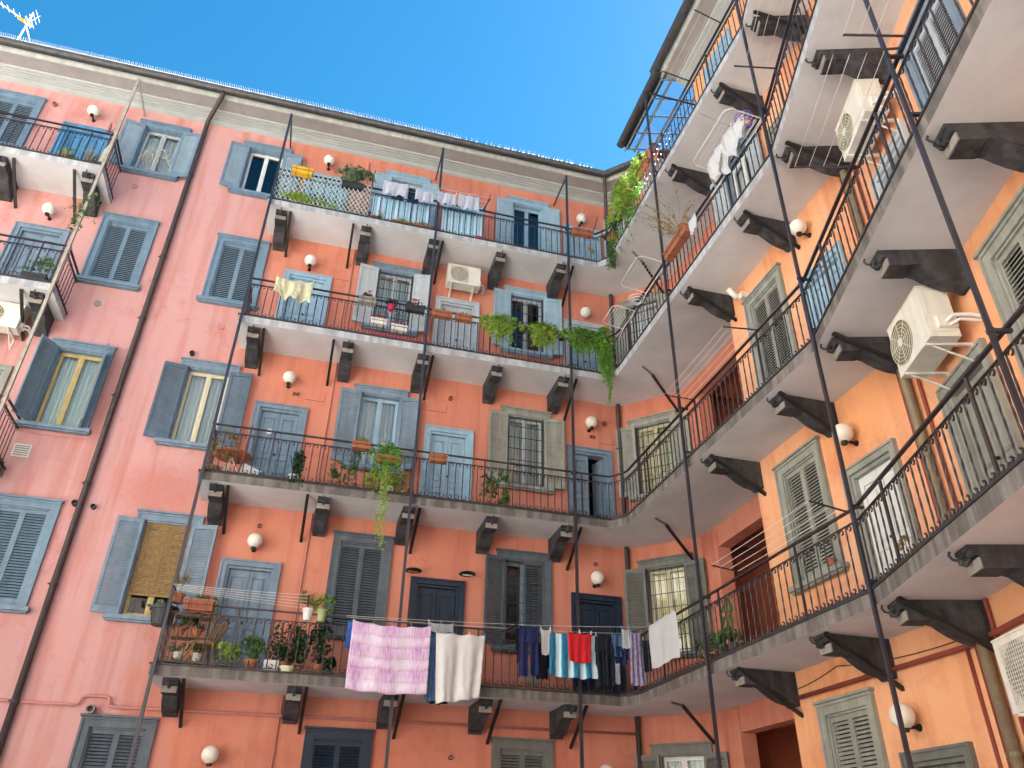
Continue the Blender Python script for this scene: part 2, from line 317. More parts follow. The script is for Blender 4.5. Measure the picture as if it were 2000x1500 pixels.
# ---- windows: each dict describes one
OW = .43   # half opening width
ZF = {0: Z[1] - 3.55, 1: Z[1], 2: Z[2], 3: Z[3], 4: Z[4]}
def top_of(f): return {0: 2.14, 1: Z[1] + 2.86, 2: Z[2] + 2.87, 3: Z[3] + 2.81, 4: Z[4] + 2.64}[f]
def sill_of(f): return {0: ZF[0] + .93, 1: Z[1] + .95, 2: Z[2] + .98, 3: Z[3] + .96, 4: Z[4] + .98}[f]
def dtop_of(f): return {0: 1.40, 1: Z[1] + 2.14, 2: Z[2] + 2.14, 3: Z[3] + 2.15, 4: Z[4] + 2.06}[f]
WIN = [
 # sec, s, floor, state(left angle,right angle | None closed), paint, sash, curtain, extras
 ('A', -5.87, 4, (172, 172), 'blue_paint', 'pale_paint', 'curtain_white', 'vine'),
 ('A', -3.40, 4, (172, 172), 'blue_paint', 'white_paint', None, ''),
 ('A', -5.87, 3, None, 'blue_paint', None, None, ''),
 ('A', -3.40, 3, None, 'blue_paint', None, None, ''),
 ('A', -5.87, 2, (118, 108), 'blue_paint', 'yellow_wood', 'curtain_sheer', ''),
 ('A', -3.40, 2, (172, 172), 'slate_blue', 'cream_wood', 'curtain_white', ''),
 ('A', -5.87, 1, None, 'blue_paint', None, None, ''),
 ('A', -3.40, 1, (172, 170), 'greyblue_paint', 'yellow_wood', None, 'bamboo'),
 ('A', -3.36, 0, None, 'slate_paint', None, None, ''),
 ('A', -5.87, 0, None, 'slate_paint', None, None, ''),
 ('A', -9.2, 4, None, 'blue_paint', None, None, ''), ('A', -9.2, 3, None, 'blue_paint', None, None, ''), ('A', -9.2, 2, None, 'blue_paint', None, None, ''), ('A', -9.2, 1, None, 'blue_paint', None, None, ''),
 ('A', .19, 4, (176, 176), 'lightblue_paint', 'pale_paint', None, ''),
 ('A', .19, 3, (172, 168), 'pale_paint', 'pale_paint', 'curtain_sheer', 'grille'),
 ('A', .19, 2, (172, 172), 'greyblue_paint', 'lightblue_paint', 'curtain_white', ''),
 ('A', .19, 1, None, 'slate_paint', None, None, ''),
 ('A', .19, 0, None, 'navy_paint', None, None, ''),
 ('A', 3.49, 4, (176, 176), 'lightblue_paint', 'lightblue_paint', None, 'french'),
 ('A', 3.49, 3, (172, 172), 'lightblue_paint', 'pale_paint', None, 'grille'),
 ('A', 3.49, 2, (172, 172), 'sage_paint', 'pale_paint', 'curtain_sheer', 'grille'),
 ('A', 3.49, 1, (160, 0), 'slate_paint', 'greyblue_paint', None, 'ornate'),
 ('A', 3.49, 0, None, 'sage_dark_paint', None, None, ''),
 ('D', .82, 4, (172, 172), 'lightblue_paint', 'white_paint', 'curtain_white', ''),
 ('D', .82, 3, (172, 172), 'sage_paint', 'white_paint', 'curtain_white', 'grille'),
 ('D', .82, 2, (172, 172), 'sage_paint', 'cream_wood', 'curtain_yellow', 'grille'),
 ('D', .82, 1, (165, 165), 'sage_dark_paint', 'cream_wood', 'curtain_yellow', 'grille'),
 ('D', .82, 0, (172, 172), 'sage_dark_paint', 'white_paint', 'curtain_white', ''),
 ('B', 5.59, 4, None, 'lightblue_paint', None, None, ''), ('B', 5.57, 3, (172, 172), 'pale_paint', 'white_paint', 'curtain_white', ''),
 ('B', 5.58, 2, None, 'sage_paint', None, None, ''), ('B', 5.62, 1, None, 'sage_paint', None, None, ''), ('B', 5.62, 0, None, 'sage_paint', None, None, ''),
 ('R', 2.95, 4, None, 'sage_paint', None, None, ''), ('R', 2.95, 3, None, 'pale_paint', None, None, ''), ('R', 2.95, 2, None, 'pale_paint', None, None, 'french'),
 ('R', 2.95, 1, None, 'sage_paint', None, None, ''), ('R', 5.2, 1, None, 'sage_paint', None, None, ''), ('R', 5.2, 2, None, 'sage_paint', None, None, ''), ('R', 5.2, 3, None, 'sage_paint', None, None, ''), ('R', 5.2, 4, None, 'sage_paint', None, None, ''),
]
mat('slate_blue', (.12, .18, .245), .55, .15, 6, streak=.2)
# doors: sec, s, floor, paint, frame paint, open
DOOR = [
 ('A', -7.5, 4, 'vivid_blue_paint', 'vivid_blue_paint', 0), ('A', -7.5, 3, 'greyblue_paint', 'greyblue_paint', 0), ('A', -7.5, 2, 'sage_dark_paint', 'sage_paint', 0),
 ('A', -1.83, 4, 'lightblue_paint', 'lightblue_paint', 0), ('A', -1.82, 3, 'lightblue_paint', 'lightblue_paint', 0), ('A', -1.83, 2, 'blue_paint', 'greyblue_paint', 0), ('A', -1.81, 1, 'greyblue_paint', 'greyblue_paint', 0),
 ('A', 1.72, 4, 'vivid_blue_paint', 'lightblue_paint', 0), ('A', 1.74, 3, 'pale_paint', 'pale_paint', 0), ('A', 1.75, 2, 'lightblue_paint', 'lightblue_paint', 0), ('A', 1.73, 1, 'navy_paint', 'navy_paint', 0),
 ('A', 5.02, 4, 'lightblue_paint', 'lightblue_paint', 0), ('A', 4.98, 3, 'lightblue_paint', 'pale_paint', 0), ('A', 5.0, 2, 'greyblue_paint', 'greyblue_paint', 1), ('A', 5.03, 1, 'navy_paint', 'navy_paint', 0),
 ('B', 7.1, 4, 'lightblue_paint', 'sage_paint', 0), ('B', 7.1, 3, 'sage_paint', 'sage_paint', 0), ('B', 7.10, 2, 'lightblue_paint', 'lightblue_paint', 0), ('B', 7.10, 1, 'white_paint', 'sage_paint', 0), ('B', 7.02, 0, 'sage_dark_paint', 'sage_dark_paint', 0),
 ('R', 1.41, 1, 'sage_paint', 'sage_paint', 0), ('R', 1.41, 2, 'pale_paint', 'pale_paint', 0), ('R', 1.41, 3, 'sage_paint', 'sage_paint', 0), ('R', 1.41, 4, 'sage_paint', 'sage_paint', 0),
]
def win_z(wd): return (ZF[wd[2]] + .02 if 'french' in wd[7] else sill_of(wd[2])), top_of(wd[2]) - .15
holes = {'A': [], 'D': [], 'B': [], 'R': []}
for wd in WIN:
    z0, z1 = win_z(wd); holes[wd[0]].append((wd[1] - OW, wd[1] + OW, z0, z1))
for dd in DOOR:
    holes[dd[0]].append((dd[1] - .42, dd[1] + .42, ZF[dd[2]] + .004 if dd[2] else GZ + .5, dtop_of(dd[2]) - .12))
pieces = {'pink_render': MB(), 'orange_render': MB()}
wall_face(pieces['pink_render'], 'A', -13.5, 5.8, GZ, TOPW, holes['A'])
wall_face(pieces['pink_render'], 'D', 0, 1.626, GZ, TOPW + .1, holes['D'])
wall_face(pieces['orange_render'], 'B', 4.41, 7.95, GZ, TOPW, holes['B'])
wall_face(pieces['orange_render'], 'R', 0, 9.5, GZ, TOPW, holes['R'])
om = pieces['orange_render']
om.quad((6.3, -4.41, GZ), (7.0, -4.41, GZ), (7.0, -4.41, TOPW), (6.3, -4.41, TOPW))          # end face of the lit wing
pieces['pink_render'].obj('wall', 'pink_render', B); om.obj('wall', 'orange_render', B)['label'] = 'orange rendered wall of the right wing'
# recess between the corner bay and the right wing: pier, headers, dark loggia behind
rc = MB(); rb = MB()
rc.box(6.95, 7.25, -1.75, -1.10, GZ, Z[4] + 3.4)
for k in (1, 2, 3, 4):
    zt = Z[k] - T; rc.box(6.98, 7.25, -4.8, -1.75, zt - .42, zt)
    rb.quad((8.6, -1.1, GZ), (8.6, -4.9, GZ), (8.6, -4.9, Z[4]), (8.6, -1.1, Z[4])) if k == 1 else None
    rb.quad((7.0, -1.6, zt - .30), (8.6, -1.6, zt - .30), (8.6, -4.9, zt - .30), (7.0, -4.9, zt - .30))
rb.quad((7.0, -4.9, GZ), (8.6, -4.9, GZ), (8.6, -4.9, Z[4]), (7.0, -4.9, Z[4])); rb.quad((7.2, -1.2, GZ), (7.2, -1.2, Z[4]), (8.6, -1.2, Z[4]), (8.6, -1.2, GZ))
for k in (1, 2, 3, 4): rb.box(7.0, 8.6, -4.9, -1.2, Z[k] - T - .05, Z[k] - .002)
bk = MB(); bk.box(-13.5, 9.2, 1.6, 4.4, GZ, 17.1); bk.box(9.2, 12.0, -18, 4.4, GZ, 17.1); bk.box(-13.5, -13.3, .02, 1.6, GZ, 16.2); bk.obj('rear_block', 'pink_render', B)  # unseen mass behind the walls, added to keep sun from leaking in
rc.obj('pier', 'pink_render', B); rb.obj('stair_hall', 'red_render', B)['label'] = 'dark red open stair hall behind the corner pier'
# ---- cornice, gutter, roof along each run
def run_profile(path, prof, name, m, smooth=False):
    """sweep profile (outward distance d, z) along an open xy path, mitred"""
    mb = MB(); n = len(prof); pts = [Vector(p) for p in path]; K = len(pts)
    for k in range(K):
        d0 = (pts[k] - pts[k - 1]).normalized() if k else (pts[1] - pts[0]).normalized(); d1 = (pts[k + 1] - pts[k]).normalized() if k < K - 1 else d0
        na = Vector((d0.y, -d0.x)); nb = Vector((d1.y, -d1.x)); m_ = (na + nb); m_ = m_ / max(.3, m_.dot(na)) if m_.length > 1e-6 else na
        for d, z in prof: mb.v.append((pts[k].x + m_.x * d, pts[k].y + m_.y * d, z))
    for k in range(K - 1):
        for j in range(n - 1):
            mb.f.append((k * n + j, (k + 1) * n + j, (k + 1) * n + j + 1, k * n + j + 1)); mb.m.append(0)
    return mb.obj(name, m, B, smooth)
# outward = right-hand side of travel direction (x+, then turning towards -y)
pathA = [(-13.5, 0), (5.8, 0), (7.0, -1.2), (7.0, -1.9)]; pathB = [(6.3, -4.2), (6.3, -7.95), tuple(RO + u1 * 9.5)]
for pa, dz in ((pathA, 0), (pathB, .03)):
    run_profile(pa, [(0, 16.10 + dz), (.05, 16.12 + dz), (.05, 16.24 + dz), (.10, 16.245 + dz), (.10, 16.27 + dz), (.15, 16.275 + dz), (.15, 16.30 + dz), (.21, 16.305 + dz), (.21, 16.33 + dz), (.27, 16.335 + dz), (.29, 16.37 + dz)], 'cornice', 'cornice')
    run_profile(pa, [(.28, 16.37 + dz), (.66, 16.37 + dz)], 'eaves', 'cornice_soffit')
    run_profile(pa, [(.66, 16.37 + dz), (.66, 16.35 + dz), (.70, 16.35 + dz), (.71, 16.44 + dz), (.74, 16.44 + dz), (.75, 16.50 + dz)], 'fascia', 'fascia_pale')
    gp = [(.86 + .105 * math.cos(t), 16.475 + dz - .105 * math.sin(t)) for t in [PI - PI * i / 10 for i in range(11)]]
    gp += [(.975, 16.485 + dz), (.955, 16.475 + dz)]
    run_profile(pa, gp, 'gutter', 'gutter', True)
    run_profile(pa, [(.80, 16.50 + dz), (.2, 16.80 + dz), (-4.5, 18.6 + dz)], 'roof', 'roof_tile')
# glazed canopy over the recess
gc = MB()
for yv in (-2.0, -2.55, -3.1, -3.65, -4.2): gc.tube([(5.62, yv, 16.30), (7.9, yv, 16.95)], .02, 4)
for t_ in (0, .12, .5, 1): gc.tube([(5.62 + 2.28 * t_, -1.9, 16.31 + .65 * t_), (5.62 + 2.28 * t_, -4.25, 16.31 + .65 * t_)], .022 if t_ != .12 else .04, 4)
gco = gc.obj('glazed_canopy', 'greyblue_paint', B)
gg = MB(); gg.quad((5.62, -1.9, 16.33), (5.62, -4.25, 16.33), (7.9, -4.25, 16.98), (7.9, -1.9, 16.98)); gg.obj('pane', 'glass_clear', gco)
run_profile([(6.3, -1.95), (6.3, -4.35)], [(.60, 16.32), (.62, 16.40), (.72, 16.42)] + [(.82 + .11 * math.cos(t), 16.45 - .11 * math.sin(t)) for t in [PI - PI * i / 8 for i in range(9)]], 'gutter', 'gutter', True)

# ---- shutter leaf (hinge at x=0, extends to +x)
def leaf_mesh(w_, h_, paint, mir=False):
    mb = MB(); t = .018
    mb.box(0, .05, -t, t, 0, h_); mb.box(w_ - .05, w_, -t, t, 0, h_); mb.box(.05, w_ - .05, -t, t, 0, .12); mb.box(.05, w_ - .05, -t, t, h_ - .09, h_)
    n = max(8, int((h_ - .21) / .05)); st = (h_ - .21) / n
    for i in range(n):
        z = .12 + st * (i + .5); q = t - .004
        a = [(-q, z - st * .34), (-q + .004, z - st * .46), (q, z + st * .20), (q - .004, z + st * .32)]
        mb.prism([a[0], a[1], a[2], a[3]], 'x', .05, w_ - .05)
    mb.box(.0, .03, -t - .012, -t, h_ * .12, h_ * .12 + .06); mb.box(.0, .03, -t - .012, -t, h_ * .82, h_ * .82 + .06)
    if mir: mb.v = [(-x, y, z) for x, y, z in mb.v]; mb.f = [f[::-1] for f in mb.f]
    return mb.data('shutter', paint)
_lc = {}
def get_leaf(h, paint, mir=False):
    k = (round(h, 2), paint, mir)
    if k not in _lc: _lc[k] = leaf_mesh(.45, h, paint, mir)
    return _lc[k]
_fc = {}
def frame_mesh(h, paint):
    """architrave round the opening, local origin at the opening's bottom centre, outward = -y"""
    k = ('f', round(h, 2), paint)
    if k in _fc: return _fc[k]
    mb = MB(); w2 = WT / 2
    for s in (-1, 1):
        a, b = sorted((s * OW, s * w2)); mb.box(a, b, -.045, .02, 0, h + .148)
        a, b = sorted((s * (w2 - .04), s * w2)); mb.box(a, b, -.065, -.045, 0, h + .148)
        a, b = sorted((s * OW, s * (OW - .03))); mb.box(a, b, -.02, .12, 0, h)
    mb.box(-OW, OW, -.045, .02, h, h + .148); mb.box(-w2 + .04, w2 - .04, -.065, -.045, h + .108, h + .146); mb.box(-OW, OW, -.02, .12, h - .03, h - .002)
    mb.box(-w2 - .025, w2 + .025, -.09, .02, h + .15, h + .185)
    _fc[k] = mb.data('frame', paint); return _fc[k]
def sill_mesh(paint):
    k = ('s', paint)
    if k not in _fc:
        mb = MB(); mb.box(-.65, .65, -.14, .10, -.075, -.002); mb.box(-.62, .62, -.10, .02, -.105, -.077); _fc[k] = mb.data('sill', paint)
    return _fc[k]
def sash_mesh(h, paint):
    k = ('a', round(h, 2), paint)
    if k in _fc: return _fc[k]
    mb = MB(); q = .40; y0, y1 = .10, .15
    for s in (-1, 1):
        a, b = sorted((s * q, s * (q - .055))); mb.box(a, b, y0, y1, 0, h - .03)
    for a, b in ((-q + .055, -.05), (.05, q - .055)):
        mb.box(a, b, y0, y1, 0, .09); mb.box(a, b, y0, y1, h - .10, h - .03)
    mb.box(-.05, .05, y0 - .008, y1, 0, h - .03); mb.box(-.012, .012, y0 - .02, y0 - .008, 0, h - .03)
    _fc[k] = mb.data('window', paint); return _fc[k]
def pane_mesh(h):
    k = ('p', round(h, 2))
    if k not in _fc:
        mb = MB()
        for a, b in ((-.345, -.05), (.05, .345)): mb.quad((a, .125, .09), (b, .125, .09), (b, .125, h - .10), (a, .125, h - .10))
        _fc[k] = mb.data('pane', 'glass')
    return _fc[k]
def inside_mesh(h, depth):
    k = ('i', round(h, 2), depth)
    if k not in _fc:
        mb = MB(); a = .43; y0 = .285 if depth > .3 else .06
        if depth <= .3: mb.quad((-a, .10, 0), (a, .10, 0), (a, .10, h), (-a, .10, h))
        else:
            mb.quad((-a, depth, 0), (a, depth, 0), (a, depth, h), (-a, depth, h))
            mb.quad((-a, y0, 0), (-a, depth, 0), (-a, depth, h), (-a, y0, h)); mb.quad((a, y0, 0), (a, y0, h), (a, depth, h), (a, depth, 0))
            mb.quad((-a, y0, 0), (a, y0, 0), (a, depth, 0), (-a, depth, 0)); mb.quad((-a, y0, h), (-a, depth, h), (a, depth, h), (a, y0, h))
        _fc[k] = mb.data('interior', 'dark_inside')
    return _fc[k]
def curtain_mesh(h, m):  # the pale ones stand in for bright reflections in the panes
    k = ('c', round(h, 2), m)
    if k in _fc: return _fc[k]
    mb = MB(); mb.uv = []; nx = 28
    for side, (a, b, zb) in enumerate(((-.40, -.02, .05), (.02, .40, .05))):
        i0 = len(mb.v)
        for j in range(2):
            for i in range(nx + 1):
                t = i / nx; x = a + (b - a) * t; y = .22 + .018 * math.sin(t * 30 + side) + .012 * math.sin(t * 13)
                mb.v.append((x * (1 if j else .98), y, zb if j == 0 else h - .04)); mb.uv.append((t * .5 + side * .5, j))
        for i in range(nx): mb.f.append((i0 + i, i0 + i + 1, i0 + nx + 2 + i, i0 + nx + 1 + i)); mb.m.append(0)
    _fc[k] = mb.data('curtain', m); return _fc[k]
def grille_mesh(h, ornate):
    k = ('g', round(h, 2), ornate)
    if k in _fc: return _fc[k]
    mb = MB(); y = -.01
    if not ornate:
        for i in range(7):
            x = -.39 + .78 * i / 6; mb.tube([(x, y, .02), (x, y, h - .04)], .009, 4)
        for z in [h * t for t in (.04, .2, .36, .52, .68, .84, .96)]: mb.tube([(-.42, y, z), (.42, y, z)], .009, 4)
        mb.box(-.43, -.40, y - .015, y + .015, 0, h - .03); mb.box(.40, .43, y - .015, y + .015, 0, h - .03)
        for s in (-1, 1): mb.tube([(s * .17 + .1 * math.cos(t) * s, y - .01, h * .22 + .1 * math.sin(t)) for t in [i * .6 for i in range(10)]], .008, 4)
    else:
        for i in range(4):
            x = -.36 + .72 * i / 3; mb.tube([(x, y, .02), (x, y, h - .04)], .009, 4)
        for z in [h * t for t in (.05, .28, .5, .72, .95)]: mb.tube([(-.42, y, z), (.42, y, z)], .009, 4)
        for zc in (.16, .39, .61, .83):
            for x in (-.24, 0, .24):
                mb.tube([(x + (.09 - .008 * i) * math.cos(i * .75), y - .01, h * zc + (.09 - .008 * i) * math.sin(i * .75)) for i in range(10)], .007, 4)
    _fc[k] = mb.data('grille', 'iron'); return _fc[k]
def vine_grille_mesh():
    mb = MB()
    for s in (-1, 1):
        pts = [(s * (.04 + .32 * t), -.03, .75 + .12 * math.sin(t * 5) - .25 * t * t) for t in [i / 12 for i in range(13)]]; mb.tube(pts, .008, 5)
        pts = [(s * (.02 + .25 * t), -.03, .45 + .3 * t + .08 * math.sin(t * 6)) for t in [i / 10 for i in range(11)]]; mb.tube(pts, .008, 5)
        for q in range(7):
            x, z = s * random.uniform(.05, .36), random.uniform(.35, .9); mb.lathe((x, -.03, z), [(.001, -.02), (.02, -.01), (.022, .008), (.001, .02)], 6)
    mb.tube([(0, -.03, .1), (0.02, -.03, .5), (0, -.03, .95)], .01, 5); mb.box(-.40, .40, -.035, -.02, .02, .05)
    return mb.data('grille', 'cream_wood')
for wd in WIN:
    sec, s, f, st, paint, sash, curt, ex = wd; z0, z1 = win_z(wd); h = z1 - z0; a = ang(sec); base = P(sec, s, z0)
    closed = st is None
    if closed:
        win = link('window', inside_mesh(h, .1), B, base, a)
    else:
        win = link('window', sash_mesh(h, sash), B, base, a)
        link('interior', inside_mesh(h, 1.1), win); link('pane', pane_mesh(h), win)
        if curt: link('curtain', curtain_mesh(h, curt), win)
    fp = {'pale_paint': 'greyblue_paint', 'slate_blue': 'greyblue_paint'}.get(paint, paint)
    link('frame', frame_mesh(h, fp), win)
    if 'french' not in ex: link('sill', sill_mesh(fp if sec == 'A' and s > -2 or sec != 'A' else ('greyblue_paint' if f < 3 else 'blue_paint')), win)
    elif f == 2 or f == 3: link('sill', sill_mesh('pale_paint'), win, (0, 0, .92 if f == 2 else .95)) if False else None
    for side in (-1, 1):
        an = 0 if closed else st[0 if side < 0 else 1]
        an = math.radians(an)
        # left leaf turns clockwise (towards the court), right leaf counter-clockwise
        rz = -an if side < 0 else an; lm = get_leaf(h - .012, paint, side > 0)
        yy = .03 if (closed or an == 0) else -.075
        o = link('shutter', lm, win, (side * (OW - (.0 if not closed else .002)) * (1.0), yy, .006), rz)
        if closed or an == 0: o.scale = (.955, 1, 1)
    if 'grille' in ex: link('grille', grille_mesh(h, False), win)
    if 'ornate' in ex: link('grille', grille_mesh(h, True), win)
    if 'vine' in ex: link('grille', vine_grille_mesh(), win)
    if 'bamboo' in ex:
        mb = MB(); n = 46; hb = h * .74
        for i in range(n):
            z = h - .03 - hb * (i + .5) / n; y = .02 + .006 * math.sin(i * .4) + .02 * (i / n)
            mb.tube([(-.40, y, z + .004 * math.sin(i)), (0, y - .004, z), (.40, y, z - .004 * math.sin(i * 1.3))], hb / n * .48, 5)
        mb.tube([(-.41, .045, h - hb - .05), (.41, .045, h - hb - .05)], .022, 8)
        for x in (-.3, 0, .3): mb.box(x - .003, x + .003, 0, .008, h - hb - .04, h - .02)
        mb.obj('bamboo_blind', 'bamboo', win)
# ---- doors
def door_leaf_mesh(w_, h_, paint):
    mb = MB(); t = .030; w_ -= .004; mb.box(0.002, w_, -.004, t, 0, h_)
    mb.box(.002, .07, -t, -.004, 0, h_); mb.box(w_ - .07, w_, -t, -.004, 0, h_)
    zs_ = [0, .13, .62, .72, .90, 1.0, h_ - .13, h_]
    for a, b in ((0, 1), (2, 3), (4, 5), (6, 7)): mb.box(.07, w_ - .07, -t, -.004, zs_[a], zs_[b])
    for a, b in ((1, 2), (3, 4), (5, 6)):
        z0, z1 = zs_[a] + .028, zs_[b] - .028; mb.box(.098, w_ - .098, -.018, -.004, z0, z1)
        if z1 - z0 > .2: mb.box(.115, w_ - .115, -.025, -.018, z0 + .02, z1 - .02)
    return mb.data('door_leaf', paint)
_dc = {}
for sec, s, f, paint, fpaint, opn in DOOR:
    zb = ZF[f] if f else GZ + .5; zt = dtop_of(f); h = zt - .12 - zb; a = ang(sec)
    k = ('F', round(h, 2), fpaint)
    if k not in _dc:
        mb = MB()
        for sg in (-1, 1):
            p, q = sorted((sg * .42, sg * .54)); mb.box(p, q, -.05, .02, 0, h + .118); p, q = sorted((sg * .505, sg * .54)); mb.box(p, q, -.07, -.05, 0, h + .118)
            p, q = sorted((sg * .42, sg * .375)); mb.box(p, q, -.01, .13, 0, h)
        mb.box(-.42, .42, -.05, .02, h, h + .118); mb.box(-.505, .505, -.07, -.05, h + .085, h + .116); mb.box(-.375, .375, -.01, .13, h - .05, h - .002)
        _dc[k] = mb.data('frame', fpaint)
    dr = link('door', _dc[k], B, P(sec, s, zb + .004), a)
    hl = h - .06; k = ('L', round(hl, 2), paint)
    if k not in _dc: _dc[k] = door_leaf_mesh(.372, hl, paint)
    if not opn:
        link('leaf', _dc[k], dr, (-.373, .09, .005), 0); link('leaf', _dc[k], dr, (.001, .09, .005), 0)
    else:
        link('leaf', _dc[k], dr, (-.373, .09, .005), 0); link('leaf', _dc[k], dr, (.373, .12, .005), math.radians(180 - 72))
        link('interior', inside_mesh(h, 1.1), dr)
    mb = MB(); mb.lathe((.03, .045, 1.0), [(.001, -.05), (.02, -.045), (.022, -.02), (.012, 0)], 10, 'y'); mb.obj('handle', 'black_metal', dr)
    mb = MB(); mb.box(-.42, .42, -.0, .25, -.02, .004); mb.obj('threshold', 'stone_pale', dr)

# ------------------------------------------------------------------ galleries
E0 = Vector((5.255, -7.79))
edge = [Vector((-2.952, -W)), Vector((5.02, -W)), Vector((5.235, -1.30)), Vector((5.256, -1.42)), Vector((5.258, -7.55)), E0, E0 + u1 * .25, E0 + u1 * 8.8]
inner = [RO + u1 * 8.8 - n1 * .1, RO + Vector((.12, 0)), Vector((6.42, -4.4)), Vector((7.05, -4.4)), Vector((7.05, -1.2)), Vector((5.9, .12)), Vector((-2.952, .0))]
edgeL = [Vector((-13.4, -W)), Vector((-6.42, -W))]; innerL = [Vector((-6.42, 0)), Vector((-13.4, 0))]
def slab_mesh(ed, inn):
    mb = MB(); poly = [tuple(p) for p in ed + inn]; n = len(poly)
    mb.mi = 0; i0 = len(mb.v); mb.v += [(x, y, -T) for x, y in poly]; mb.f.append(tuple(range(i0, i0 + n))[::-1]); mb.m.append(0)
    i0 = len(mb.v); mb.v += [(x, y, -.001) for x, y in poly]; mb.f.append(tuple(range(i0, i0 + n))); mb.m.append(1)
    mb.mi = 1
    for i in range(n): a, b = poly[i], poly[(i + 1) % n]; mb.quad((*a, -T), (*b, -T), (*b, -.001), (*a, -.001))
    return mb.data('balcony', ['soffit', 'slab_edge'])
def offset_path(path, d):
    out = []; K = len(path)
    for k in range(K):
        d0 = (path[k] - path[k - 1]).normalized() if k else (path[1] - path[0]).normalized(); d1 = (path[k + 1] - path[k]).normalized() if k < K - 1 else d0
        na, nb = Vector((d0.y, -d0.x)), Vector((d1.y, -d1.x)); m_ = na + nb; m_ = m_ / max(.3, m_.dot(na)); out.append(path[k] + m_ * d)
    return out
def strip(mb, path, z0, z1, d0, d1):
    """solid strip along a path between offsets d0 (inner) and d1 (outer)"""
    a, b = offset_path(path, d0), offset_path(path, d1); K = len(path)
    for k in range(K - 1):
        c = [(*a[k], z0), (*a[k + 1], z0), (*b[k + 1], z0), (*b[k], z0), (*a[k], z1), (*a[k + 1], z1), (*b[k + 1], z1), (*b[k], z1)]
        i = len(mb.v); mb.v += c
        for f in ((0, 1, 2, 3), (7, 6, 5, 4), (3, 2, 6, 7), (1, 0, 4, 5), (0, 3, 7, 4), (2, 1, 5, 6)): mb.f.append(tuple(i + q for q in f)); mb.m.append(mb.mi)
def along(path, step, start=.0):
    out = []; tot = 0; L_ = sum((path[i + 1] - path[i]).length for i in range(len(path) - 1)); n = int((L_ - start) / step); t = start; i = 0; acc = 0
    for k in range(n + 1):
        t = start + k * step
        while i < len(path) - 2 and acc + (path[i + 1] - path[i]).length < t: acc += (path[i + 1] - path[i]).length; i += 1
        d = (path[i + 1] - path[i]).normalized(); out.append((path[i] + d * (t - acc), d))
    return out
def rail_mesh(path, bottom_scroll=True):
    mb = MB(); H1, H2 = 1.0, .85
    strip(mb, path, H1 - .012, H1 + .012, -.022, .022); strip(mb, path, H2 - .006, H2 + .006, -.014, .014); strip(mb, path, .055, .067, -.014, .014)
    step = .148
    for k, (p, d) in enumerate(along(path, step, .05)):
        nseg = 12; pts = [(p.x, p.y, .06 + (H2 - .06) * i / nseg) for i in range(nseg + 1)]
        mb.tube(pts, .0115, 4, caps=False, twist=.62)
        if k % 14 == 0:
            mb.box(p.x - .014, p.x + .014, p.y - .014, p.y + .014, 0, H1 - .012)
        for zc, sg in ((H2 - .052, 1), (.112, -1)):
            if sg < 0 and not bottom_scroll: continue
            pts = []
            for i in range(11):
                t = i / 10 * 4.9 + (.2 if sg > 0 else .2); r = .046 * (1 - i / 15)
                pts.append((p.x + d.x * (.066 - r * math.cos(t)), p.y + d.y * (.066 - r * math.cos(t)), zc + sg * r * math.sin(t)))
            mb.tube(pts, .010, 4, caps=False)
    return mb.data('railing', 'iron')
railpath = [Vector((-2.91, -.02)), Vector((-2.91, -W + .035))] + [p for p in offset_path(edge, -.05)[1:]]
railL = [Vector((-13.2, -W + .04)), Vector((-6.46, -W + .04)), Vector((-6.46, -.02))]
sm, smL = slab_mesh(edge, inner), slab_mesh(edgeL, innerL)
lip = MB(); strip(lip, [Vector((-2.952, 0))] + edge, -.0, .028, -.10, .018); lip = lip.data('kerb', 'slab_lip')
lipL = MB(); strip(lipL, edgeL + [Vector((-6.42, 0))], -.0, .028, -.10, .018); lipL = lipL.data('kerb', 'slab_lip')
rm = rail_mesh(railpath); rmL = rail_mesh(railL)
# corbel: local origin on the wall at soffit level, outward = -y
def corbel_mesh(reach):
    mb = MB(); w2 = .12; r = reach
    prof = [(.02, -.003), (.02, -.46), (-.05, -.47), (-.10, -.43), (-.24, -.40), (-.36, -.34), (-.46, -.27), (-.52, -.22), (-.57, -.205), (-.60, -.215), (-r + .09, -.215), (-r + .09, -.10), (-r + .04, -.095), (-r + .02, -.05), (-r, -.04), (-r, -.003)]
    mb.prism(prof, 'x', -w2, w2)
    mb.mi = 1; mb.box(-w2 + .004, w2 - .004, -r + .072, -r + .088, -.214, -.115)  # pale front plate: the lit face of the block put into colour
    mb.mi = 0
    for s in (-1, 1): mb.prism([(-.08, -.42), (-.2, -.385), (-.34, -.315), (-.46, -.235), (-.46, -.10), (-.08, -.10)], 'x', s * w2, s * (w2 + .012))
    mb.tube([(0, -r + .02, -.05), (0, -r - .05, -.11), (0, -r - .09, -.10), (0, -r - .115, -.06), (0, -r - .10, -.03)], .014, 5)
    mb.tube([(0, -r + .06, -.10), (0, -r + .01, -.15), (0, -r - .03, -.14), (0, -r - .03, -.11)], .022, 5)
    return mb.data('corbel', ['stone_dark', 'stone_pale'])
cm = corbel_mesh(.92)
def strut_mesh(drop, reach=.93):
    mb = MB(); mb.tube([(0, -reach, .0), (0, -reach + .02, -.02), (0, .01, -drop), ], .03, 4, flat=(.038, .03)); return mb.data('strut', 'black_metal')
stm = strut_mesh(.60)
CORB_A = [-2.62, -.68, .93, 2.58, 4.13]; STR_A = [(-2.42, 0), (-.99, 0), (1.13, 0), (4.42, 0)]
CORB_B = [4.49, 6.56]; CORB_R = [.34, 2.0, 3.72, 5.4]
mat('slab_edge_worn', (.27, .245, .22), .9, .16, 5, col2=(.17, .15, .135), streak=.45, bump=.5, bscale=40)
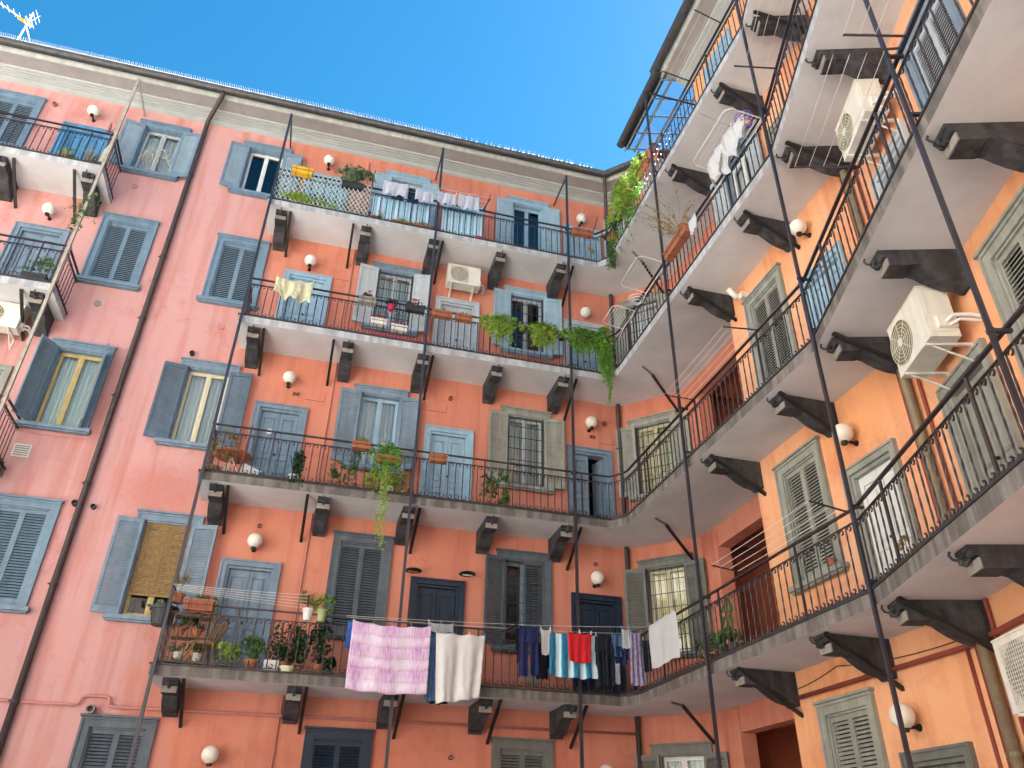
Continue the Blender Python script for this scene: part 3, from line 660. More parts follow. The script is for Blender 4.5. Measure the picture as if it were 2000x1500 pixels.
sm2, smL2 = sm.copy(), smL.copy(); sm2.materials[1] = MATS['slab_edge_worn']; smL2.materials[1] = MATS['slab_edge_worn']
names = {1: 'lowest', 2: 'second lowest', 3: 'third', 4: 'top'}
for k in (1, 2, 3, 4):
    b = link('balcony', sm if k > 2 else sm2, B, (0, 0, Z[k])); b['label'] = '%s gallery slab running along the facade and around the corner' % names[k]
    link('kerb', lip, b); link('railing', rm, b)
    for x in CORB_A: link('corbel', cm, b, (x, 0, -T))
    for s in CORB_B: q = P('B', s, -T); link('corbel', cm, b, q, ang('B'))
    for s in CORB_R: q = P('R', s, -T); link('corbel', cm, b, q, ang('R'))
    for x, _ in STR_A + ([(2.83, 0)] if k == 1 else []): link('strut', stm, b, (x - (.0 if k > 1 or x != -.99 else -.5), 0, -T))
    for sc, s in (('B', 4.62), ('B', 6.72), ('R', .55)): link('strut', stm, b, P(sc, s, -T), ang(sc))
    mb = MB(); mb.tube([(5.95, -1.60, -T - .0), (6.82, -1.03, -T - .52)], .03, 4, flat=(.035, .03)); mb.mi = 1; mb.tube([(5.62, -1.85, -T - .02), (5.98, -1.58, -T - .02)], .022, 6); mb.obj('strut', ['black_metal', 'stone_pale'], b)
    if k >= 1:
        b = link('balcony', smL if k > 2 else smL2, B, (0, 0, Z[k])); b['label'] = '%s gallery slab at the left end of the facade' % names[k]
        link('kerb', lipL, b); link('railing', rmL, b)
        for x in (-6.72, -8.45): link('corbel', cm, b, (x, 0, -T))
        for x in (-7.0, -8.2): link('strut', stm, b, (x, 0, -T))
# ---- the facing wings of the court: seen as reflections in the window panes and the source of bounced sunlight
mat('yellow_render', (.80, .74, .64), .9, .08, 1.5, streak=.12, bump=.2)
def facing_wing(label, o, a, L_, m):
    t = thing('courtyard_wing', label, 'building', (o[0], o[1], GZ), a); mb = MB(); wn = MB(); sl = MB(); rl = MB(); H = 17.5
    cols = [1.6 + 2.6 * i for i in range(int((L_ - 1.5) / 2.6))]; ss = sorted([0, L_] + [c - .5 for c in cols] + [c + .5 for c in cols])
    zz = [0]
    for f in range(5): zz += [f * 3.45 + 1.3, f * 3.45 + 3.0]
    zz.append(H)
    for i in range(len(ss) - 1):
        for j in range(len(zz) - 1):
            x0, x1, z0, z1 = ss[i], ss[i + 1], zz[j], zz[j + 1]
            if i % 2 and j % 2:
                for q in (((x0, 0, z0), (x0, .2, z0), (x1, .2, z0), (x1, 0, z0)), ((x0, 0, z0), (x0, 0, z1), (x0, .2, z1), (x0, .2, z0)), ((x1, 0, z0), (x1, .2, z0), (x1, .2, z1), (x1, 0, z1))): mb.quad(*q)
                wn.quad((x0, .2, z0), (x1, .2, z0), (x1, .2, z1), (x0, .2, z1))
            else: mb.quad((x0, 0, z0), (x1, 0, z0), (x1, 0, z1), (x0, 0, z1))
    mb.box(0, L_, -.7, 0, H - .3, H); mb.quad((0, 0, 0), (0, 0, H), (0, 9, H), (0, 9, 0)); mb.quad((L_, 0, 0), (L_, 9, 0), (L_, 9, H), (L_, 0, H)); mb.quad((0, 9, 0), (0, 9, H), (L_, 9, H), (L_, 9, 0))
    mb.obj('wall', m, t); wn.obj('window', 'slate_paint', t)['kind'] = 'stuff'
    mb = MB(); mb.quad((0, -.7, H), (L_, -.7, H), (L_, 4, H + 1.8), (0, 4, H + 1.8)); mb.quad((0, 4, H + 1.8), (L_, 4, H + 1.8), (L_, 9, H), (0, 9, H)); mb.obj('roof', 'roof_tile', t)
    for f in range(1, 5):
        sl = MB(); sl.box(0, L_, -1.0, 0, f * 3.45 - .15, f * 3.45); bo = sl.obj('balcony', 'soffit', t); rl = MB(); z = f * 3.45; rl.box(0, L_, -.97, -.94, z + .98, z + 1.02); rl.box(0, L_, -.96, -.945, z + .06, z + .08)
        for i in range(int(L_ / .15)): rl.box(i * .15, i * .15 + .015, -.965, -.95, z + .06, z + .98)
        rl.obj('railing', 'iron', bo)
facing_wing('sunlit yellow wing across the court, seen only as reflections in window panes', (9, -29), PI, 26, 'yellow_render')
facing_wing('long sunlit wing at the left of the court, seen only in window reflections', (-17, -29), PI / 2, 29, 'yellow_render')
# ---- slender iron posts running through all galleries, braced back under the eaves
def post(sec, s, d, top, brace_len, m, br=None, wdt=.026):
    mb = MB(); b0 = P(sec, s, GZ, d); a = ang(sec)
    mb.box(-wdt, wdt, -wdt, wdt, 0, top - GZ); mb.mi = 0
    if br: mb.tube([(0, 0, top - GZ - .03), (0, brace_len, top - GZ - .03 + br)], .025, 4)
    else: mb.tube([(0, 0, top - GZ - .03), (0, brace_len, top - GZ - .03)], .025, 4)
    for k in (1, 2, 3, 4):
        for dz in (.1, .97):
            if Z[k] + dz < top: mb.box(-.018, .018, 0, .16, Z[k] + dz - GZ - .015, Z[k] + dz - GZ + .015)
        mb.box(-wdt - .006, wdt + .006, -wdt - .006, wdt + .006, Z[k] + .95 - GZ, Z[k] + .99 - GZ)
    return mb.obj('post', m, B, False, b0, a)
post('A', -2.885, W + .06, 15.86, 1.1, 'post_paint', wdt=.026); post('A', .92, W + .06, 15.83, 1.1, 'post_paint', wdt=.026); post('A', 4.24, W + .06, 15.80, 1.1, 'post_paint', wdt=.026)
post('A', -6.43, W + .06, 15.92, 1.1, 'post_pale', wdt=.028)['label'] = 'pale unpainted iron post at the left gallery end'
post('B', 4.13, 1.12, 15.81, 1.6, 'post_paint', wdt=.022); post('B', 7.88, 1.11, 16.3, 1.1, 'post_paint', wdt=.0195); post('R', 3.73, 1.12, 16.3, 1.1, 'post_paint', wdt=.018); post('R', 7.2, 1.12, 16.3, 1.1, 'post_paint', wdt=.018)

# ================================================================== things on the building
# ---- wall lamps
def lamp_meshes():
    a = MB(); a.lathe((0, -.20, .10), [(.001, -.14)] + [(.14 * math.sin(t), -.14 * math.cos(t)) for t in [PI * i / 14 for i in range(1, 14)]] + [(.001, .14)], 22)
    b = MB(); b.lathe((0, -.20, -.085), [(.001, .01), (.04, .01), (.046, .03), (.048, .07), (.04, .075)], 16); b.tube([(0, -.20, -.04), (0, -.12, -.02), (0, .0, -.02)], .02, 8); b.lathe((0, -.0, -.02), [(.001, -.03), (.035, -.03), (.045, 0)], 14, 'y')
    return a.data('globe', 'globe', True), b.data('bracket', 'black_metal')
LG, LB_ = lamp_meshes()
def lamp(sec, s, z, label, flip=False, grp='white globe wall lamps'):
    t = thing('wall_lamp', label, 'wall lamp', P(sec, s, z - .1), ang(sec), grp)
    t.rotation_euler = (random.uniform(-.05, .05), random.uniform(-.06, .06), ang(sec)); g_, b_ = link('globe', LG, t), link('bracket', LB_, t)
    if flip:
        b_.scale = (1, 1, -1); b_.location = (0, 0, .20)
    return t
lamp('A', -7.47, 15.50, 'white globe lamp above the vivid blue door on the left top gallery')
lamp('A', -7.47, 12.27, 'white globe lamp above the pale door of the left block, one floor below the top')
lamp('A', -7.55, 8.80, 'white globe lamp with a cable, at the left edge under the air conditioner')
lamp('A', -1.86, 15.5, 'white globe lamp over the lattice screen on the top gallery')
lamp('A', 4.97, 15.3, 'white globe lamp by the top gallery corner, behind an orange planter')
lamp('A', -1.83, 12.15, 'white globe lamp above the door where a pale yellow cloth hangs')
lamp('A', 4.99, 12.1, 'upside-down white globe lamp hanging from its bracket above the long green ferns', True)
lamp('A', -1.78, 8.93, 'white globe lamp above the blue-grey door with the oval plate, second gallery')
lamp('A', 5.02, 8.93, 'white globe lamp above the half open door near the inner corner')
lamp('A', -1.82, 5.3, 'white globe lamp above the panelled door beside the bamboo blind window')
lamp('A', 5.01, 5.27, 'white globe lamp above the navy door behind the hanging laundry')
lamp('A', -1.84, 1.66, 'white globe lamp low on the wall beneath the lowest gallery, left side')
lamp('A', 5.03, 1.66, 'white globe lamp cut by the bottom edge, near the inner corner')
lamp('B', 7.02, 9.12, 'white globe lamp on the sunlit orange wall above the light blue door')
lamp('B', 6.94, 5.36, 'white globe lamp on the sunlit orange wall above the white door')
lamp('B', 6.84, 1.75, 'white globe lamp on the orange wall at the lower right, on the ground floor')
t = thing('tube_lamp', 'white cylindrical lamp slanting on the orange wall beside sage shutters', 'wall lamp', P('B', 4.95, 9.25), ang('B'))
mb = MB(); mb.tube([(0, -.3, .16), (0, -.12, -.02)], .055, 14); mb.obj('tube', 'globe', t, True)
mb = MB(); mb.box(.06, .18, -.14, 0, -.10, .02); mb.tube([(0, -.2, .05), (.12, -.07, -.04)], .015, 6); mb.obj('bracket', 'ac_body', t)
# flat reflector lamps over the navy door
for s, z, lb in ((1.20, 5.03, 'flat dark reflector lamp at the left corner of the navy door, with a rusty rim'), (2.27, 5.07, 'flat dark reflector lamp at the right corner of the navy door, with a white tube')):
    t = thing('reflector_lamp', lb, 'wall lamp', P('A', s, z), 0, 'flat lamps over the navy door')
    mb = MB(); mb.lathe((0, -.22, 0), [(.001, .05), (.06, .045), (.15, .01), (.17, -.01), (.13, -.015), (.001, 0)], 18); mb.tube([(0, -.2, .02), (0, 0, .02)], .015, 6); mb.obj('shade', 'black_metal', t)
    mb = MB(); mb.tube([(-.10, -.22, -.03), (.10, -.22, -.03)], .014, 8); mb.obj('tube', 'white_ceramic' if s > 2 else 'terracotta', t)

# ---- air conditioners
def ac(loc, rz, label, wd=.80, ht=.56, dp=.28, fan=-.14, grid=False, side=1):
    t = thing('air_conditioner', label, 'air conditioner', loc, rz, 'outdoor air conditioner units')
    y1 = -.16; y0 = y1 - dp; bd = MB(); w2 = wd / 2
    bd.box(-w2, w2, y0, y1, 0, ht); bd.box(-w2 - .006, w2 + .006, y0 - .006, y1 + .006, ht, ht + .018); bd.box(-w2, w2, y0 - .004, y0, 0, .03)
    bd.box(w2, w2 + .008, y0 + .03, y1 - .04, .06, .24); bd.box(w2, w2 + .008, y0 + .03, y1 - .04, .30, ht - .05)
    ob = bd.obj('housing', 'ac_body', t)
    bv = ob.modifiers.new('bevel', 'BEVEL'); bv.width = .012; bv.segments = 2
    f = MB(); cz = ht / 2; R = ht * .40
    f.lathe((fan, y0 - .008, cz), [(.001, .004), (R * .98, .004), (R, -.004)], 32, 'y'); f.obj('fan_well', 'ac_dark', t)
    g_ = MB()
    for q in range(1, 7): rr = R * q / 6; g_.tube([(fan + rr * math.cos(a), y0 - .016, cz + rr * math.sin(a)) for a in [2 * PI * i / 28 for i in range(29)]], .0038, 4, caps=False)
    for q in range(8): a = q * PI / 4; g_.tube([(fan + .05 * math.cos(a), y0 - .018, cz + .05 * math.sin(a)), (fan + R * math.cos(a), y0 - .018, cz + R * math.sin(a))], .004, 4)
    g_.lathe((fan, y0 - .022, cz), [(.001, -.006), (.05, -.004), (.052, .006)], 18, 'y')
    if grid:
        g_.v, g_.f, g_.m = [], [], []
        for q in range(15): x = fan - R + 2 * R * q / 14; g_.box(x - .003, x + .003, y0 - .02, y0 - .012, cz - R, cz + R); g_.box(fan - R, fan + R, y0 - .02, y0 - .012, cz - R + 2 * R * q / 14 - .003, cz - R + 2 * R * q / 14 + .003)
    g_.obj('fan_grille', 'ac_body', t)
    h = MB(); h.box(w2, w2 + .05, y0 + .10, y1 - .02, .10, .24); h.obj('valve_cover', 'ac_body', t)
    for x in (-w2 + .12, w2 - .14):
        b = MB(); b.box(x - .018, x + .018, y0 - .02, .0, -.03, -.002); b.tube([(x, y0 + .06, -.03), (x, -.01, -.24)], .012, 4); b.box(x - .015, x + .015, -.012, 0, -.26, .0)
        b.obj('wall_bracket', 'ac_body', t)
    c = MB(); c.tube([(w2 + .03, -.30, .16), (w2 + .12, -.25, .19), (w2 + .17, -.10, .16), (w2 + .17, .0, .13)], .022, 8); c.tube([(w2 + .03, -.27, .12), (w2 + .13, -.20, .13), (w2 + .15, .0, .09)], .016, 8); c.obj('hose', 'white_paint', t)
ac(P('R', 1.42, 5.07), ang('R'), 'large white air conditioner with round fan on the orange wall, under the second gallery', .84, .66, .32, -.17)
ac(P('R', 1.55, 8.50), ang('R'), 'white air conditioner high at right, under the third gallery, behind washing lines', .84, .62, .30, -.17)
ac(P('R', 1.62, 1.42), ang('R'), 'air conditioner with ribbed grille at the lower right edge of the picture', .84, .62, .30, -.05, True)
ac(P('A', 1.79, 12.10), 0, 'cream air conditioner with square mesh fan guard, above the white door of the third gallery', .80, .54, .28, -.13, True)
ac(P('A', -7.42, 8.98), 0, 'beige air conditioner under the left block gallery, cut by the picture edge', .80, .54, .28, -.13)

# ---- pipes
def pipe(name, pts, r, m, label, clamps=None, cat='pipe', n=10):
    mb = MB(); mb.tube(pts, r, n); t = mb.obj(name, m, None, True); tag(t, label, cat)
    if clamps:
        for z in clamps:
            c = MB()
            for k in range(len(pts) - 1):
                a, b = Vector(pts[k]), Vector(pts[k + 1])
                if min(a.z, b.z) <= z <= max(a.z, b.z) and abs(a.z - b.z) > 1:
                    p = a + (b - a) * ((z - a.z) / (b.z - a.z)); c.lathe((p.x, p.y, z), [(r, -.02), (r + .014, -.02), (r + .014, .02), (r, .02)], 12); c.box(p.x - r - .04, p.x - r, p.y - .01, p.y + .01, z - .012, z + .012); break
            c.obj('clamp', m, t)
    return t
pipe('downpipe', [(-4.62, -.86, 16.40), (-4.62, -.84, 16.30), (-4.96, -.12, 16.05), (-4.97, -.075, 15.8), (-4.98, -.075, GZ)], .058, 'pipe_brown', 'long dark brown downpipe from the gutter down the pink facade between two window columns', [14.2, 11.6, 9.9, 8.0, 6.1, 4.2, 2.3], 'downpipe')
pipe('downpipe', [(5.42, -.85, 16.40), (5.46, -.82, 16.30), (5.72, -.2, 15.9), (5.74, -.10, 15.6), (5.74, -.10, GZ)], .05, 'pipe_brown', 'dark downpipe in the inner corner where the facade meets the angled bay', [11.5, 8.4, 4.9], 'downpipe')
pipe('downpipe', [tuple(P('R', .32, 16.3, .09)), tuple(P('R', .32, GZ, .09))], .06, 'pipe_ochre', 'olive ochre downpipe on the orange wall beside the bend', [7.6, 4.4, 1.2], 'downpipe')
pipe('riser_pipe', [tuple(P('R', .52, 16.2, .035)), tuple(P('R', .52, GZ, .035))], .022, 'pipe_red', 'thin red pipe running beside the ochre downpipe')
pipe('riser_pipe', [tuple(P('R', .06, 16.2, .03)), tuple(P('R', .06, GZ, .03))], .014, 'pipe_red', 'thinnest red pipe, just left of the ochre downpipe')
pipe('conduit', [(-.86, -.025, 15.9), (-.86, -.025, GZ)], .014, 'pipe_pink', 'thin salmon conduit running straight down between the lamps and the first window column')
pipe('conduit', [(-7.0 - 1.65, -.025, 13), (-8.65, -.025, GZ)], .014, 'pipe_pink', 'thin salmon conduit on the left block near the picture edge')
gz = 2.30
pipe('gas_pipe', [(-13, -.05, gz), (-4.12, -.05, gz), (-4.05, -.05, gz + .02), (-4.02, -.05, gz + .12), (-3.95, -.05, gz + .15), (-3.66, -.05, gz + .15), (-3.60, -.05, gz + .12), (-3.58, -.05, gz + .02), (-3.50, -.05, gz), (5.72, -.05, gz + .06)], .024, 'pipe_pink', 'pink painted gas pipe running level along the facade with a small hump over a flue')
pipe('gas_pipe', [tuple(P('B', 4.42, 2.30, .05)), tuple(P('B', 7.92, 2.30, .05)), tuple(P('R', .1, 2.30, .05)), tuple(P('R', 9, 2.30, .05))], .03, 'pipe_red', 'red gas pipe running level above the ground floor of the orange wing')
pipe('riser_pipe', [tuple(P('R', -.10, 2.30, .04)), tuple(P('R', -.10, GZ, .04))], .024, 'pipe_red', 'red pipe dropping from the gas pipe on the orange ground floor')
# ---- small fittings on the wall: flues, vents, hatches
def flue(x, z, label, m='dark_plastic', r=.05, L_=.09):
    mb = MB(); mb.lathe((x, 0, z), [(r * .7, -.002), (r * .7, -L_), (r, -L_), (r, 0)], 14, 'y'); t = mb.obj('flue', m); tag(t, label, 'flue'); return t
flue(-3.83, 2.24, 'metal flue stub under the hump of the pink gas pipe', 'stone_pale', .07, .16)
flue(-5.08, 5.70, 'dark flue stub left of the brown downpipe, above the closed shutters', r=.055); flue(-4.76, 5.67, 'dark flue stub right of the brown downpipe', r=.045)
flue(-3.83, 9.25, 'dark flue with a cap over the cream framed window'); flue(-1.8, 5.66, 'round dark hole high above the panelled door, under the second gallery', r=.04, L_=.03)
flue(5.40, 9.04, 'rusty flue stub right of the globe lamp by the half open door', 'terracotta'); flue(1.72, 9.1, 'small rusty flue above the light blue door', 'terracotta', .045)
flue(2.17, 1.80, 'dark flue hole low between the two bottom middle windows', r=.04, L_=.03); flue(5.05, 5.62, 'dark flue hole under the second gallery near the corner', r=.04, L_=.03)
flue(-8.4, 15.62, 'rusty flue stub under the eaves left of the globe lamp', 'terracotta', .05); flue(-5.0 + .03, 2.28, 'dark pipe stub where the downpipe crosses the gas pipe', r=.045, L_=.12)
def disc(x, z, label, m, r=.075):
    mb = MB(); mb.lathe((x, 0, z), [(.001, -.012), (r * .78, -.012), (r * .8, -.02), (r, -.018), (r, 0)], 20, 'y'); tag(mb.obj('vent_cover', m), label, 'vent cover')
disc(-5.93, 10.14, 'round cream vent cover on the pink wall below the closed shutters', 'stone_pale'); disc(-3.42, 10.05, 'round pink painted vent cover on the wall left of the third gallery', 'pipe_pink'); disc(-6.32 + .25, 13.56, 'round pink painted vent cover under the window with the vine grille', 'pipe_pink')
t = thing('louvre_vent', 'square white louvred vent on the pink wall at the left edge', 'vent', (-6.27, 0, 6.62))
mb = MB(); mb.box(-.15, .15, -.015, 0, -.13, .13); mb.obj('plate', 'white_paint', t)
mb = MB()
for i in range(5): mb.box(-.125, .125, -.03, -.016, -.10 + i * .045, -.085 + i * .045)
mb.obj('slats', 'stone_pale', t)
def hatch(x, z, label, wq=.16, hq=.09):
    mb = MB(); mb.box(x - wq / 2, x + wq / 2, -.012, .0, z - hq / 2, z + hq / 2); o = mb.obj('wall_recess', 'terracotta'); tag(o, label, 'wall recess')
    m2 = MB(); m2.box(x - wq * .3, x - wq * .05, -.016, -.0125, z - hq * .3, z + hq * .3); m2.box(x + wq * .08, x + wq * .34, -.016, -.0125, z - hq * .3, z + hq * .2); m2.obj('gap', 'dark_inside', o)
hatch(-1.60, 8.66, 'broken brick patch in the plaster right of the second gallery lamp'); hatch(5.10, 8.66, 'broken brick patch under the lamp by the half open door')
for x0, x1, z, lb in ((-1.4, -.98, 8.66, 'outline of a walled-up vent right of the brick patch above the blue-grey door'), (1.22, 1.66, 8.83, 'outline of a walled-up vent above the light blue door'), (5.26, 5.62, 8.62, 'scored line in the plaster near the corner downpipe'), (-1.2, -.86, 12.0, 'outline of a walled-up vent right of the third gallery lamp')):
    mb = MB(); mb.box(x0, x1, -.004, 0, z - .10, z - .09); mb.box(x1 - .01, x1, -.0045, 0, z - .09, z + .08); tag(mb.obj('plaster_seam', 'pipe_red'), lb, 'plaster seam')
# oval number plate (blank) on the second gallery door
mb = MB(); mb.lathe((-1.98, .05, Z[2] + 1.52), [(.001, -.01), (.06, -.008), (.065, 0)], 20, 'y'); tag(mb.obj('door_plate', 'white_ceramic'), 'small white oval plate on the blue-grey door', 'door plate')
# bird spikes along the gutter
sp = MB()
for i in range(420):
    x = -12.5 + i * .042; 
    if x > 1.4 and random.random() < .4: continue
    for q in (-1, 1): sp.tube([(x, -.93, 16.49), (x + random.uniform(-.01, .01), -.93 - .05 * q, 16.62)], .0055, 3, caps=False)
tag(sp.obj('bird_spikes', 'white_paint'), 'row of thin pale anti-pigeon spikes standing on the long gutter', 'bird spikes')
# TV antenna on the roof
t = thing('tv_antenna', 'television antenna with yellow joint on the roof at the upper left corner', 'antenna', (-10.8, 1.5, 17.3))
mb = MB(); mb.tube([(0, 0, 0), (.02, 0, 3.3)], .022, 6); mb.obj('mast', 'white_paint', t)
mb = MB(); mb.tube([(0.2, 0, 2.75), (-1.6, -.1, 3.75)], .016, 5); mb.tube([(0.1, 0.12, 2.85), (-1.6, 0, 3.9)], .008, 4)
for i in range(10):
    f_ = i / 9; x, z = .15 - 1.7 * f_, 2.8 + .95 * f_; mb.tube([(x, -.14 + .05 * f_, z + .03), (x, .14 - .05 * f_, z + .03)], .005, 4)
for a in (-1, 1):
    for q in range(4): mb.tube([(.02 + .05 * q, -.2, 2.8 + a * (.08 + .11 * q)), (.02 + .05 * q, .2, 2.8 + a * (.08 + .11 * q))], .006, 4)
    mb.tube([(.0, 0, 2.8), (.22, 0, 2.8 + a * .46)], .008, 4)
mb.obj('boom', 'white_paint', t)
mb = MB(); mb.tube([(-.25, 0, 2.97), (.05, 0, 2.82)], .05, 6); mb.obj('joint_box', 'yellow_plastic', t)

# ---- vegetation helpers
def foliage(mb, c, rad, n, size, droop=0.0, ln=1.7, shape=1.0):
    cl = [(random.gauss(0, .45), random.gauss(0, .45), random.gauss(0, .45)) for _ in range(max(4, n // 22))]
    for _ in range(n):
        q = random.choice(cl); x, y, z = (q[k] + random.gauss(0, .22) for k in range(3))
        d = math.sqrt(x * x + y * y + z * z)
        if d > 1.15: x, y, z = x / d, y / d, z / d
        p = (c[0] + x * rad[0], c[1] + y * rad[1], c[2] + z * rad[2] - droop * (x * x + y * y) * rad[2])
        mb.leaf(p, size * random.uniform(.6, 1.35), (random.gauss(0, .7), random.gauss(-.3, .7), random.gauss(.5, .6)), ln)
def blades(mb, c, n, L_, spread, wd=.012, droop=.5):
    for _ in range(n):
        a = random.random() * 6.28; l = L_ * random.uniform(.5, 1.1); s = spread * random.uniform(.3, 1); pts = []
        for k in range(5):
            t = k / 4; pts.append((c[0] + math.cos(a) * s * t, c[1] + math.sin(a) * s * t, c[2] + l * (t - droop * t * t)))
        for k in range(4):
            p, q = Vector(pts[k]), Vector(pts[k + 1]); sd = Vector((-math.sin(a), math.cos(a), .2)) * wd * (1 - k / 4.5); se = Vector((-math.sin(a), math.cos(a), .2)) * wd * (1 - (k + 1) / 4.5)
            mb.quad(p - sd, p + sd, q + se, q - se)
def trail(mb, c, L_, n, size, wob=.06):
    """hanging stem with leaves"""
    x, y, z = c; pts = [c]; ph = random.random() * 6
    for k in range(14): t = (k + 1) / 14; pts.append((x + wob * math.sin(ph + t * 5) * t, y + wob * .5 * math.cos(ph + t * 4) * t - .03, z - L_ * t))
    mb.tube(pts, .004, 3, caps=False)
    for _ in range(n):
        k = random.randrange(1, 15); p = pts[k]; mb.leaf((p[0] + random.gauss(0, .03), p[1] + random.gauss(0, .03), p[2] + random.gauss(0, .03)), size * random.uniform(.6, 1.3), (random.gauss(0, 1), -1, random.gauss(0, 1)))
def trough(name, sec, s, d, z, L_, m, label, dep=.17, ht=.16, grp=None, deco=False):
    t = thing(name, label, 'planter', P(sec, s, z, d), ang(sec), grp); l2 = L_ / 2
    mb = MB(); i = len(mb.v)
    mb.prism([(-dep / 2 + .02, 0), (dep / 2 - .02, 0), (dep / 2, ht), (-dep / 2, ht)], 'x', -l2, l2); mb.box(-l2 - .012, l2 + .012, -dep / 2 - .012, dep / 2 + .012, ht - .025, ht + .006)
    if deco:
        for q in range(10): x = -l2 + L_ * (q + .5) / 10; mb.box(x - .006, x + .006, -dep / 2 - .006, -dep / 2 + .02, .02, ht - .03)
    mb.obj('box', m, t)
    h = MB()
    for x in (-l2 * .6, l2 * .6): h.tube([(x, dep / 2 + .06, ht + .04), (x, -dep / 2 - .015, ht + .02), (x, -dep / 2 - .012, -.01), (x, dep / 2, -.01)], .006, 4)
    h.tube([(-l2, -dep / 2 - .015, ht * .5), (l2, -dep / 2 - .015, ht * .5)], .006, 4); h.obj('hanger', 'iron', t)
    return t
def plant(parent, m, build, name='foliage'):
    mb = MB(); build(mb); return mb.obj(name, m, parent)
def pot(sec, s, d, z, r, h, m, label, cat='potted plant', grp=None):
    t = thing('potted_plant', label, cat, P(sec, s, z, d), ang(sec), grp)
    mb = MB(); mb.lathe((0, 0, 0), [(.001, 0), (r * .7, 0), (r * .95, h * .82), (r * 1.06, h * .82), (r * 1.06, h), (r * .9, h), (r * .85, h * .86), (.001, h * .86)], 18); mb.obj('pot', m, t, False); return t
RZ_ = .86   # hanging height on the rails
# top gallery, left block
t = pot('A', -7.3, .9, Z[4] + .03, .10, .14, 'terracotta', 'bushy yellow-green potted plant on the left top gallery edge'); plant(t, 'leaf_bright', lambda m: foliage(m, (0, 0, .26), (.24, .12, .16), 170, .04))
t = pot('A', -6.78, .9, Z[4] + .03, .10, .12, 'terracotta', 'spiky dry grassy potted plant next to a rolled parasol, left top gallery'); plant(t, 'leaf_dry', lambda m: blades(m, (0, 0, .1), 60, .6, .3)); plant(t, 'leaf_mid', lambda m: foliage(m, (.12, 0, .16), (.22, .1, .1), 90, .035), 'undergrowth')
t = thing('rolled_parasol', 'rolled cream and red striped parasol leaning in the corner of the left top gallery', 'parasol', (-6.62, -.85, Z[4] + .03))
mb = MB(); mb.tube([(0, 0, .05), (.06, 0, .6), (.12, 0, 1.02)], [.05, .075, .02], 10); mb.obj('canopy', 'cloth_cream', t); mb = MB(); mb.tube([(-.01, 0, 0), (.13, 0, 1.2)], .012, 6); mb.obj('pole', 'white_paint', t)
mb = MB(); foliage(mb, (0, 0, 0), (.10, .06, .10), 40, .03); blades(mb, (0, 0, .0), 10, .55, .2); tag(mb.obj('wilted_plant', 'leaf_red', None, False, (-6.6, -1.02, Z[4] + 1.02)), 'reddish wilted plant tied to the rail end of the left top gallery', 'plant')
# climbing vine on the pale post and planter one floor below
mb = MB()
for i in range(5):
    zt = 12.0 - i * .22; foliage(mb, (-6.43 + random.uniform(-.06, .06), -1.12, zt), (.15, .10, .16), 60, .035)
for i in range(6): trail(mb, (-6.43 + random.uniform(-.3, .3), -1.1, 12.1 - random.random() * .5), random.uniform(.3, .7), 14, .028)
tag(mb.obj('climbing_vine', 'leaf_mid'), 'straggly vine wound round the pale post of the left block', 'vine')
t = trough('planter_box', 'A', -6.85, .95, Z[3] + .03, .42, 'dark_plastic', 'dark planter box with leafy plant on the left block, third tier'); plant(t, 'leaf_mid', lambda m: foliage(m, (0, 0, .38), (.30, .12, .24), 230, .04))
# ---- top gallery on the main facade
t = thing('lattice_screen', 'pale green wooden trellis screen tied behind the rail of the top gallery', 'trellis', (-2.85, -W - .0, Z[4] + .03))
mb = MB(); LW, LH = 2.15, 1.0
for i in range(-9, 22):
    for sg in (-1, 1):
        x0 = i * .105; pts = []
        a, b = (x0, x0 + LH * .62) if sg > 0 else (x0 + LH * .62, x0)
        # clip to the panel
        def cl(xa, za, xb, zb):
            o = []
            for (px, pz), (qx, qz) in (((xa, za), (xb, zb)), ((xb, zb), (xa, za))):
                if px < 0: tt = (0 - px) / (qx - px); px, pz = 0, pz + (qz - pz) * tt
                if px > LW: tt = (LW - px) / (qx - px); px, pz = LW, pz + (qz - pz) * tt
                o.append((px, pz))
            return o
        if max(a, b) <= 0 or min(a, b) >= LW: continue
        (xa, za), (xb, zb) = cl(a, 0, b, LH); mb.tube([(xa, .006 * sg, za), (xb, .006 * sg, zb)], .01, 4, flat=(.014, .005))
mat('mint_paint', (.62, .76, .72), .5, .1)
mb.obj('slats', 'mint_paint', t)
mb = MB(); foliage(mb, (1.0, .10, .42), (1.0, .10, .40), 420, .045, ln=2.2); tag(mb.obj('climbing_plant', 'leaf_grey', None, False, (-2.85, -W + .10, Z[4])), 'grey-green climbing plant growing behind the trellis screen', 'plant')
t = trough('planter_box', 'A', -2.33, 1.14, Z[4] + .82, .46, 'yellow_plastic', 'bright yellow planter box on the top gallery rail above the trellis', dep=.18, ht=.17); plant(t, 'leaf_grey', lambda m: blades(m, (0, 0, .12), 40, .42, .25, .008))
t = trough('planter_box', 'A', -1.15, 1.05, Z[4] + .80, .5, 'dark_plastic', 'dark planter carrying a round grey-green bush on the top gallery rail', ht=.14); plant(t, 'leaf_grey', lambda m: (foliage(m, (0, -.02, .40), (.46, .22, .28), 850, .045, ln=2.4), blades(m, (0, 0, .15), 130, .65, .42, .007)))
t = trough('planter_box', 'A', -2.25, .92, Z[4] + .03, .8, 'dark_plastic', 'low planter full of fresh bright green leaves at the foot of the trellis', ht=.10); plant(t, 'leaf_bright', lambda m: (foliage(m, (-.1, -.12, .16), (.55, .10, .11), 380, .045), foliage(m, (.6, -.12, .12), (.3, .08, .08), 110, .04)))
